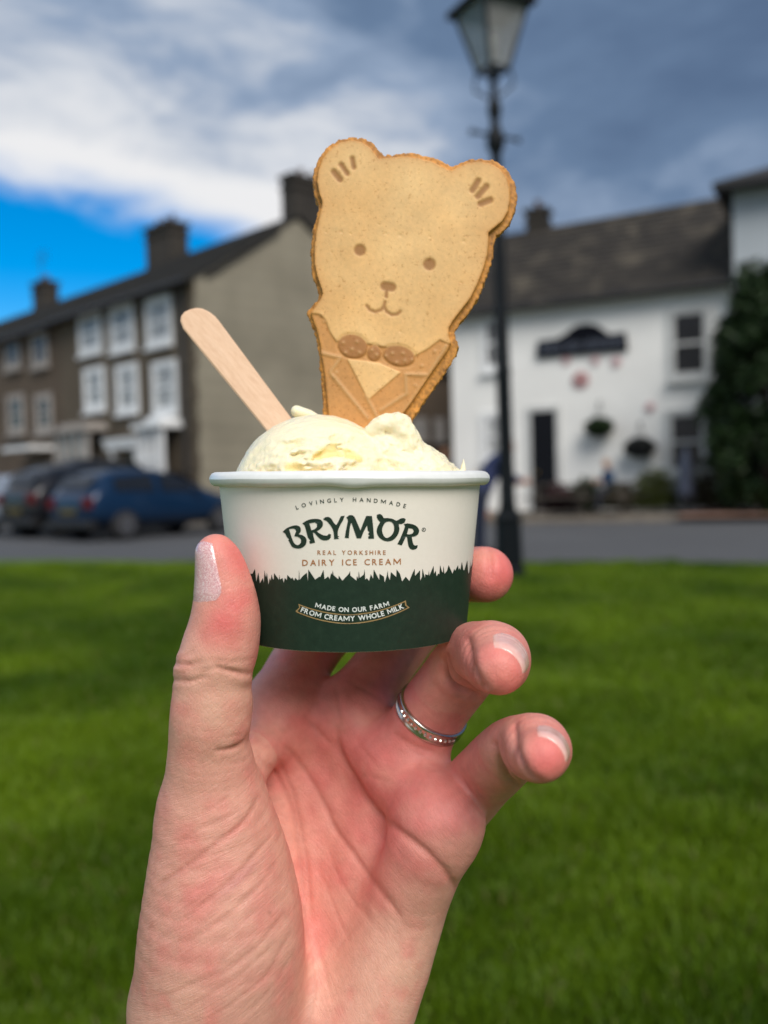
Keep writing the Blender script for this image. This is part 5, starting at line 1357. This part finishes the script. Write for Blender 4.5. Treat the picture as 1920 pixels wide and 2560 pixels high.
# creases: (line in photo pixels, depth mm, half width mm, where)
CR = [
 ([(434,1657),(462,1661),(505,1655)],.55,.7,'th'), ([(436,1641),(458,1640),(480,1630)],.3,.6,'th'), ([(432,1697),(470,1702),(515,1690)],.55,.7,'th'), ([(436,1680),(465,1682)],.3,.5,'th'),
 ([(540,1668),(590,1682),(626,1683)],.7,.9,'th'), ([(520,1650),(580,1655),(630,1650)],.25,.6,'th'), ([(470,1672),(540,1676)],.2,.7,'th'),
 ([(544,1877),(583,1871),(612,1853),(622,1838)],.8,1.0,'th'), ([(560,1845),(600,1835)],.25,.6,'th'), ([(575,1912),(615,1900)],.25,.6,'th'),
 ([(447,2054),(517,2027),(567,1995)],.28,.8,'th'), ([(423,2124),(497,2073),(567,2042),(600,2020)],.30,.9,'th'),
 ([(400,2213),(458,2170),(528,2120),(587,2073),(625,2034),(645,1992)],.65,1.2,'th'), ([(420,2180),(470,2140),(530,2095)],.25,.7,'th'),
 ([(466,2295),(517,2252),(575,2202),(633,2139),(680,2085)],.55,1.1,'th'), ([(420,2300),(480,2262),(540,2205)],.25,.8,'th'),
 ([(458,2357),(517,2326),(575,2283),(641,2221),(690,2160)],.40,1.1,'th'), ([(440,2420),(520,2375),(600,2310),(665,2250)],.22,.8,'th'),
 ([(408,2489),(497,2454),(575,2419),(653,2353),(711,2283)],.38,1.0,'th'), ([(430,2540),(520,2490),(610,2430),(690,2350)],.22,.8,'th'),
 ([(528,2548),(602,2493),(672,2431),(723,2330)],.35,.9,'th'), ([(600,2550),(670,2480),(725,2390)],.22,.7,'th'),
 ([(655,1893),(700,1950),(730,2020),(745,2100),(755,2200),(764,2310),(766,2370)],.5,1.3,'all'),
 ([(690,1890),(713,1931),(736,1988),(752,2064),(768,2163),(778,2300)],.45,.9,'palm'),
 ([(715,1868),(733,1885),(766,1931),(806,1998),(839,2074),(886,2137),(939,2213),(998,2290)],.65,1.2,'palm'),
 ([(846,1815),(849,1875),(876,1928),(905,1981),(945,2031),(998,2077),(1051,2120),(1098,2163),(1138,2213),(1152,2250)],1.1,1.5,'palm'),
 ([(839,1716),(849,1786),(858,1830)],.45,1.1,'palm'), ([(760,1789),(799,1832),(840,1872)],.35,1.0,'palm'), ([(905,1940),(945,1945),(980,1960)],.25,.7,'palm'), ([(890,1850),(930,1900),(955,1930)],.2,.7,'palm'),
 ([(886,1709),(925,1733),(955,1748)],.5,.9,'palm'), ([(988,1832),(1031,1862),(1085,1880),(1110,1888)],.45,.9,'palm'), ([(1000,1850),(1040,1882),(1080,1900)],.25,.7,'palm'),
 ([(820,2120),(850,2200),(900,2270),(950,2330)],.25,.9,'palm'), ([(800,2180),(840,2280),(870,2350)],.22,.8,'palm'), ([(785,2330),(810,2420),(830,2500)],.2,.8,'palm'),
 ([(820,2400),(870,2340),(900,2310)],.15,.6,'palm'), ([(930,2180),(980,2260),(1020,2330)],.18,.8,'palm'), ([(700,2480),(790,2500),(900,2470)],.12,.9,'palm'),
 ([(1104,1650),(1116,1696),(1144,1723),(1191,1738)],.75,.9,'f'), ([(1117,1640),(1130,1680),(1160,1706),(1205,1722)],.5,.8,'f'), ([(1171,1600),(1174,1640),(1184,1680),(1206,1715)],.6,.9,'f'),
 ([(1236,1862),(1247,1914),(1270,1947),(1304,1968)],.7,.9,'f'), ([(1252,1845),(1262,1900),(1285,1935),(1320,1955)],.45,.8,'f'), ([(1288,1812),(1290,1882),(1314,1932),(1343,1955)],.55,.9,'f'),
 ([(1150,1935),(1178,1985),(1213,2040)],.2,.8,'f'), ([(1175,1945),(1215,2010)],.12,.7,'f'),
 ([(1222,1360),(1226,1400),(1225,1440)],.35,1.0,'f'),
]
disp = np.zeros(len(V)); crm = np.zeros(len(V))
for pts, dep, wd, where in CR:
    cdep = dep
    if where == 'th' and pts[0][1] > 1990: dep = dep * .55; wd = wd * .8
    C4 = catmull(np.array([(*p, 0) for p in pts], float), 5)[:, :2]
    bb0 = C4.min(0) - 60; bb1 = C4.max(0) + 60
    sel = np.where((Q2[:, 0] > bb0[0]) & (Q2[:, 0] < bb1[0]) & (Q2[:, 1] > bb0[1]) & (Q2[:, 1] < bb1[1]) & (facing > 0))[0]
    if where == 'th': sel = sel[isth[sel]]
    elif where == 'palm': sel = sel[~isth[sel]]
    if not len(sel): continue
    q = Q2[sel] + 2.0 * np.stack([vnoise(V[sel], .2, 120), vnoise(V[sel], .25, 121)], 1)
    d = sd_line2(q, C4) * V[sel, 2] / FPX
    # fade towards both ends
    e = np.minimum(np.linalg.norm(Q2[sel] - C4[0], axis=1), np.linalg.norm(Q2[sel] - C4[-1], axis=1))
    end = .45 + .55 * np.clip(e / 45, 0, 1)
    g = np.exp(-(d / (wd * .62)) ** 2)
    if where == 'palm': dep = dep * .6
    if where == 'f': dep = dep * 1.9
    disp[sel] += (-dep * g - (.55 * dep * np.exp(-(d / (wd * 2.2)) ** 2) if where != 'th' else 0) + (.10 if where == 'th' else .28) * dep * np.exp(-((d - wd * 2.1) / (wd * 1.3)) ** 2)) * end * facing[sel]
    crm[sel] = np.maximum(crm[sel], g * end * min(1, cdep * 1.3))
# fine parallel wrinkles over the ball of the thumb and fine skin relief
L_ = (Q2[:, 0] * .58 + Q2[:, 1] * .81) + 7 * vnoise(V, .05, 130)
fine = np.abs(np.sin(L_ / 4.2 + 2.2 * vnoise(V, .12, 131))) ** .5
mthen = isth * np.clip((Q2[:, 1] - 1990) / 120, 0, 1) * facing
for cx, cy, s_, a_ in ((440, 1672, 13, .7), (436, 1688, 9, .5), (446, 1642, 12, .4), (432, 1712, 14, .3), (612, 1700, 16, .5), (622, 1755, 30, .4)):
    disp += a_ * np.exp(-(((Q2[:, 0] - cx) / (s_ * 1.6)) ** 2 + ((Q2[:, 1] - cy) / s_) ** 2)) * isth
V2 = V + N * disp[:, None]
# ---- colour of the skin
def spot(cx, cy, sx, sy, an=0):
    c, s = math.cos(an), math.sin(an); dx, dy = Q2[:, 0] - cx, Q2[:, 1] - cy
    return np.exp(-(((dx * c + dy * s) / sx) ** 2 + ((-dx * s + dy * c) / sy) ** 2))
base = np.array([.81, .395, .305]); red = np.array([.80, .155, .150]); pink = np.array([.77, .225, .205]); pale = np.array([.84, .51, .37]); shaded_skin = np.array([.62, .35, .265])  # the last, darker tone is for painted shade
w_palm = np.clip(.85 * spot(900, 1850, 230, 210) + .75 * spot(1060, 2000, 170, 190, .7), 0, 1) * (~isth)
w_tip = np.zeros(len(V))
for (cx, cy, s_) in ((1265, 1690, 85), (1370, 1900, 85), (1250, 1440, 80), (600, 1400, 80), (590, 1500, 60), (560, 1560, 60)):
    w_tip = np.maximum(w_tip, spot(cx, cy, s_, s_))
w_fing = np.clip(spot(1130, 1700, 120, 120) + spot(1220, 1960, 110, 110) + spot(780, 1640, 160, 70) + spot(1010, 1660, 130, 90), 0, 1)
w_pale = np.clip(spot(560, 1760, 110, 90) + .9 * spot(930, 2400, 210, 170) + .8 * spot(730, 2050, 45, 160), 0, 1)
w_shade = np.clip((Q2[:, 1] - 2180) / 330, 0, 1) * isth  # shade on the lower ball of the thumb, painted into the skin colour
w_blot = np.clip(fbm(V, .045, 3, 140) * .8, -.6, .9)
C = np.tile(base, (len(V), 1))
def lay(C, w, col): w = np.clip(w, 0, 1)[:, None]; return C * (1 - w) + col * w
C = lay(C, w_pale * .6, pale)
C = lay(C, (~isth) * .38 * np.clip((2350 - Q2[:, 1]) / 200, 0, 1), pink)
C = lay(C, w_palm * .85, pink)
C = lay(C, w_fing * .55, pink)
C = lay(C, w_shade * .55, shaded_skin)
C = lay(C, w_tip * .85, red)
C = lay(C, np.clip(w_blot, 0, 1) * .30, pink)
C = lay(C, np.clip(-w_blot, 0, 1) * .25, pale)
b2_ = fbm(V, .16, 3, 145); C = lay(C, np.clip(b2_, 0, 1) * .40, red * .55 + pink * .45); C = lay(C, np.clip(-b2_, 0, 1) * .22, pale)
C = lay(C, spot(520, 2215, 90, 22, -.6) * .5 * isth, pink); C = lay(C, spot(600, 2195, 75, 12, -.75) * .5 * isth, np.array([.5, .17, .17])); C = lay(C, spot(590, 2075, 40, 12, -.7) * .4 * isth, red)
C = lay(C, spot(800, 2330, 60, 60) * .45, pink)
C = lay(C, spot(674, 2282, 4.5, 6) * .6, np.array([.34, .15, .1]))
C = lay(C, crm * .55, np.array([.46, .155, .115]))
C *= (1 + .05 * fbm(V, .5, 3, 150))[:, None]
skin = NT('skin')
_t = skin.mix(.5, vc_node(skin), skin.ramp(skin.noise(330, 5, .6), [(.3, (.84, .78, .76)), (.7, (1.0, 1.0, 1.0))]), 'MULTIPLY')
skin.set(Base_Color=_t, Roughness=.47, Subsurface_Weight=.12, Subsurface_Radius=(.0035, .0014, .0008), Subsurface_Scale=.6, Specular_IOR_Level=.42)
vo = skin.n('ShaderNodeTexVoronoi'); vo.feature = 'DISTANCE_TO_EDGE'; vo.inputs['Scale'].default_value = 1150
_ws = skin.n('ShaderNodeMapping'); _ws.inputs['Rotation'].default_value = (0, rad(35), 0); _ws.inputs['Scale'].default_value = (1, 1, .45); skin.l(skin.coord(), _ws.inputs[0])
skin.l(_ws.outputs[0], vo.inputs['Vector'])
hgt = skin.math('ADD', skin.math('MULTIPLY', skin.math('MINIMUM', vo.outputs['Distance'], .12), 3.2), skin.math('MULTIPLY', skin.noise(900, 5, .65), .8))
ln_ = skin.n('ShaderNodeVertexColor'); ln_.layer_name = 'Lines'
lv = skin.n('ShaderNodeSeparateXYZ'); skin.l(ln_.outputs['Color'], lv.inputs[0])
def streak(fl, ft, det, seed):
    cv = skin.n('ShaderNodeCombineXYZ'); skin.l(skin.math('MULTIPLY', lv.outputs[0], fl), cv.inputs[0]); skin.l(skin.math('MULTIPLY', lv.outputs[1], ft), cv.inputs[1]); cv.inputs[2].default_value = seed
    return skin.noise(1.0, det, .6, cv.outputs[0])
s1_ = streak(.62, .050, 5, 3.3); s2_ = streak(2.4, .22, 3, 8.1)
# thin grooves where the streak noise crosses its mean
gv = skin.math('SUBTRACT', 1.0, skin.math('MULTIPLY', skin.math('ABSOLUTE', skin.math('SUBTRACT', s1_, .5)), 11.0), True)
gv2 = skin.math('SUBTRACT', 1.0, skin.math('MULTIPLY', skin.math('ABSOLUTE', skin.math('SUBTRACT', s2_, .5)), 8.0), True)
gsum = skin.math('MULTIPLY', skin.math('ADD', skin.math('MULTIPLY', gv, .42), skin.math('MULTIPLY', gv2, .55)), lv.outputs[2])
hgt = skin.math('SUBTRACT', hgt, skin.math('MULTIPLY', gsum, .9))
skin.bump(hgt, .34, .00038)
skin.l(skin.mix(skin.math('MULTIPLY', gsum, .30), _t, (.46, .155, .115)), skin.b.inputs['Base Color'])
hand = empty('hand', Vector(cam2world(np.array([pm(640, 3600, 267)]))[0]), 'left hand with palm to the viewer holding up the paper tub', 'hand')
# direction of the fine skin lines: distance across (Lc) and along (Tc) them, in millimetres
mmp = V[:, 2] / FPX
wx_ = 9 * vnoise(V, .035, 160); wy_ = 9 * vnoise(V, .035, 161)
Xm, Ym = V[:, 0] + wx_ * .35, -V[:, 1] + wy_ * .35
Lc = np.where(isth, Xm * .52 + Ym * .85, Xm * .72 - Ym * .69); Tc = np.where(isth, Xm * .85 - Ym * .52, Xm * .69 + Ym * .72)
ho = fg_obj('palm_and_fingers', V2, F, skin.m, hand, cols=np.clip(C, .01, 1))
vcol(ho.data, np.stack([Lc, Tc, np.where(isth, 1.0, .55) * (.35 + .65 * np.clip((Q2[:, 1] - 1850) / 250, 0, 1))], 1), 'Lines')

# ---------------- nails
def nail(axis_a, axis_b, facing_dir, half_ang, length, back, m, free=.0, thick=.45, taper=.15, lift=.22, stiff=.55):
    """shell lying on the fingertip: axis_a -> axis_b (tip), facing_dir = outward direction of the nail"""
    a, b = np.asarray(axis_a, float), np.asarray(axis_b, float); ax = b - a; ax /= np.linalg.norm(ax)
    n = np.asarray(facing_dir, float); n -= ax * (n @ ax); n /= np.linalg.norm(n); s = np.cross(ax, n)
    nu, nv = 22, 22; P = np.zeros((nv, nu, 3)); out = np.zeros((nv, nu, 3))
    for j in range(nv):
        v = j / (nv - 1); w = 1 - taper * (1 - v) ** 2
        if v < .32: w *= .40 + .60 * math.sqrt(1 - (1 - v / .32) ** 2)
        for i in range(nu):
            u = (i / (nu - 1) * 2 - 1) * half_ang * w
            edge = (1 - v) * 0
            c = b - ax * (back + length * (1 - v)) + ax * (1 - abs(i / (nu - 1) * 2 - 1) ** 2) * (.9 * v)
            d = n * math.cos(u) + s * math.sin(u)
            P[j, i] = c; out[j, i] = d
    # walk outwards to the skin
    X = P.reshape(-1, 3).copy(); Dn = out.reshape(-1, 3)
    t = np.full(len(X), 3.0)
    for _ in range(12):
        t -= hand_base((X + Dn * t[:, None]).astype(np.float32))
    v_ = np.repeat(np.linspace(0, 1, nv), nu); u_ = np.tile(np.abs(np.linspace(-1, 1, nu)), nv)
    t2 = t.reshape(nv, nu)
    for j in range(nv - 1, -1, -1):                         # nails are stiff: do not follow the skin down at the tip
        vv = j / (nv - 1)
        if vv > stiff: t2[j] = np.maximum(t2[j], t2[int(stiff * (nv - 1))] * 1.0 + free * (vv - stiff))
    t = t2.ravel()
    off = lift * np.clip(v_ * 5, 0, 1) * np.clip((1 - u_) * 5, .0, 1) - .12 * (1 - np.clip(v_ * 5, 0, 1)) - .12 * (1 - np.clip((1 - u_) * 5, 0, 1))
    top = X + Dn * (t + off)[:, None]; bot = X + Dn * (t + off - thick)[:, None]
    VV = np.concatenate([top, bot]); k = nu * nv; idx = np.arange(k).reshape(nv, nu)
    Fq = [np.stack([idx[:-1, :-1], idx[:-1, 1:], idx[1:, 1:], idx[1:, :-1]], -1).reshape(-1, 4)]
    Fq.append(Fq[0][:, ::-1] + k)
    bd = np.concatenate([idx[0, :], idx[1:, -1], idx[-1, -2::-1], idx[-2:0:-1, 0]]); nb = np.roll(bd, -1)
    Fq.append(np.stack([bd, bd + k, nb + k, nb], -1))
    return VV, np.concatenate(Fq)
glit = NT('pink_glitter_polish')
vo = glit.n('ShaderNodeTexVoronoi'); vo.inputs['Scale'].default_value = 5200; glit.l(glit.coord(), vo.inputs['Vector'])
sep = glit.n('ShaderNodeSeparateColor'); glit.l(vo.outputs['Color'], sep.inputs[0])
gc = glit.ramp(sep.outputs[0], [(0, (.66, .30, .32)), (.5, (.80, .46, .46)), (.85, (.88, .60, .58)), (1, (1.0, .86, .84))])
glit.set(Base_Color=gc, Metallic=.2, Roughness=.28, Coat_Weight=.4, Coat_Roughness=.2)
nm_ = glit.n('ShaderNodeNormalMap'); glit.l(glit.mix(.55, (.5, .5, 1.0), vo.outputs['Color']), nm_.inputs['Color']); nm_.inputs['Strength'].default_value = .25; nm_.space = 'OBJECT'
glit.bump(sep.outputs[1], .35, .0003)
nude = NT('nail'); nude.set(Base_Color=nude.ramp(nude.noise(700, 4), [(.3, (.84, .44, .38)), (.7, (.88, .56, .49))]), Roughness=.25, Coat_Weight=.5, Specular_IOR_Level=.6)
VV, FF = nail(pm(562, 1500, 225.5), pm(538, 1384, 224), np.array([-.60, .05, -.80]), rad(50), 14.6, -3.0, glit.m, thick=.5, taper=-.02, lift=.20, stiff=1.1)
fg_obj('thumb_nail', VV, FF, glit.m, hand)
VV, FF = nail(pm(1238, 1645, 224), pm(1247, 1669, 210), np.array([.62, .70, -.2]), rad(60), 9.5, -3.4, nude.m, free=.1, thick=.5, lift=.16, stiff=1.1)
fg_obj('ring_finger_nail', VV, FF, nude.m, hand)
VV, FF = nail(pm(1340, 1870, 208), pm(1353, 1891, 196), np.array([.62, .70, -.2]), rad(58), 8.0, -3.0, nude.m, free=.1, thick=.5, lift=.16, stiff=1.1)
fg_obj('little_finger_nail', VV, FF, nude.m, hand)

# ---------------- ring
rc = pm(1079, 1781, 258); ra = (pm(1125, 1715, 252.5) - pm(1036, 1846, 262.5)); ra /= np.linalg.norm(ra)
e1_ = np.cross(ra, np.array([0, 0, 1.0])); e1_ /= np.linalg.norm(e1_); e2_ = np.cross(ra, e1_)
if e2_[2] > 0: e2_ = -e2_                                # e2 towards the camera
seg = 96
tt = np.linspace(0, 2 * math.pi, seg, endpoint=False)
Dr = np.outer(np.cos(tt), e1_) + np.outer(np.sin(tt), e2_)
t = np.full(seg, 9.0)
for _ in range(12): t -= hand_base((rc + Dr * t[:, None]).astype(np.float32)) * .9
t = np.convolve(np.r_[t[-6:], t, t[:6]], np.ones(13) / 13, 'valid')
prof = [(-2.2, -.8), (-2.2, .3), (-1.85, .62), (-1.25, .72), (-1.0, .5), (1.0, .5), (1.25, .72), (1.85, .62), (2.2, .3), (2.2, -.8)]
V = np.concatenate([rc + ra * w + Dr * (t + o)[:, None] for w, o in prof]); idx = np.arange(len(prof) * seg).reshape(len(prof), seg); nx = np.roll(idx, -1, 1)
F = np.stack([idx[:-1], nx[:-1], nx[1:], idx[1:]], -1).reshape(-1, 4); F = np.concatenate([F, np.stack([idx[-1], nx[-1], nx[0], idx[0]], -1)])
ringo = empty('finger_ring', Vector(cam2world(rc[None])[0]), 'silver wedding ring with a row of small stones on the ring finger', 'ring')
sil = NT('silver'); sil.set(Base_Color=sil.ramp(sil.noise(800, 5), [(.3, (.52, .47, .43)), (.7, (.68, .63, .58))]), Metallic=1.0, Roughness=.22)
fg_obj('band', V, F, sil.m, ringo)
gem = NT('stone'); gem.set(Base_Color=gem.ramp(gem.noise(3000, 2), [(.4, (.50, .48, .44)), (.6, (.85, .84, .80))]), Roughness=.05, Metallic=.6, Specular_IOR_Level=.8)
for i, an in enumerate(np.linspace(rad(38), rad(142), 13)):
    k = int(an / (2 * math.pi) * seg); dr = math.cos(an) * e1_ + math.sin(an) * e2_; c = rc + dr * (t[k] + .40); sd_ = np.cross(ra, dr)
    vs_ = [c + .62 * (math.cos(q) * ra + math.sin(q) * sd_) for q in np.arange(6) * math.pi / 3] + [c + dr * .35 + .34 * (math.cos(q) * ra + math.sin(q) * sd_) for q in np.arange(6) * math.pi / 3]
    W = cam2world(np.array(vs_)) - np.array(ringo.location)
    me = bpy.data.meshes.new('stone'); me.from_pydata([tuple(w) for w in W], [], [(6, 7, 8, 9, 10, 11)] + [(q, (q + 1) % 6, 6 + (q + 1) % 6, 6 + q) for q in range(6)]); link('stone', me, gem.m, ringo)
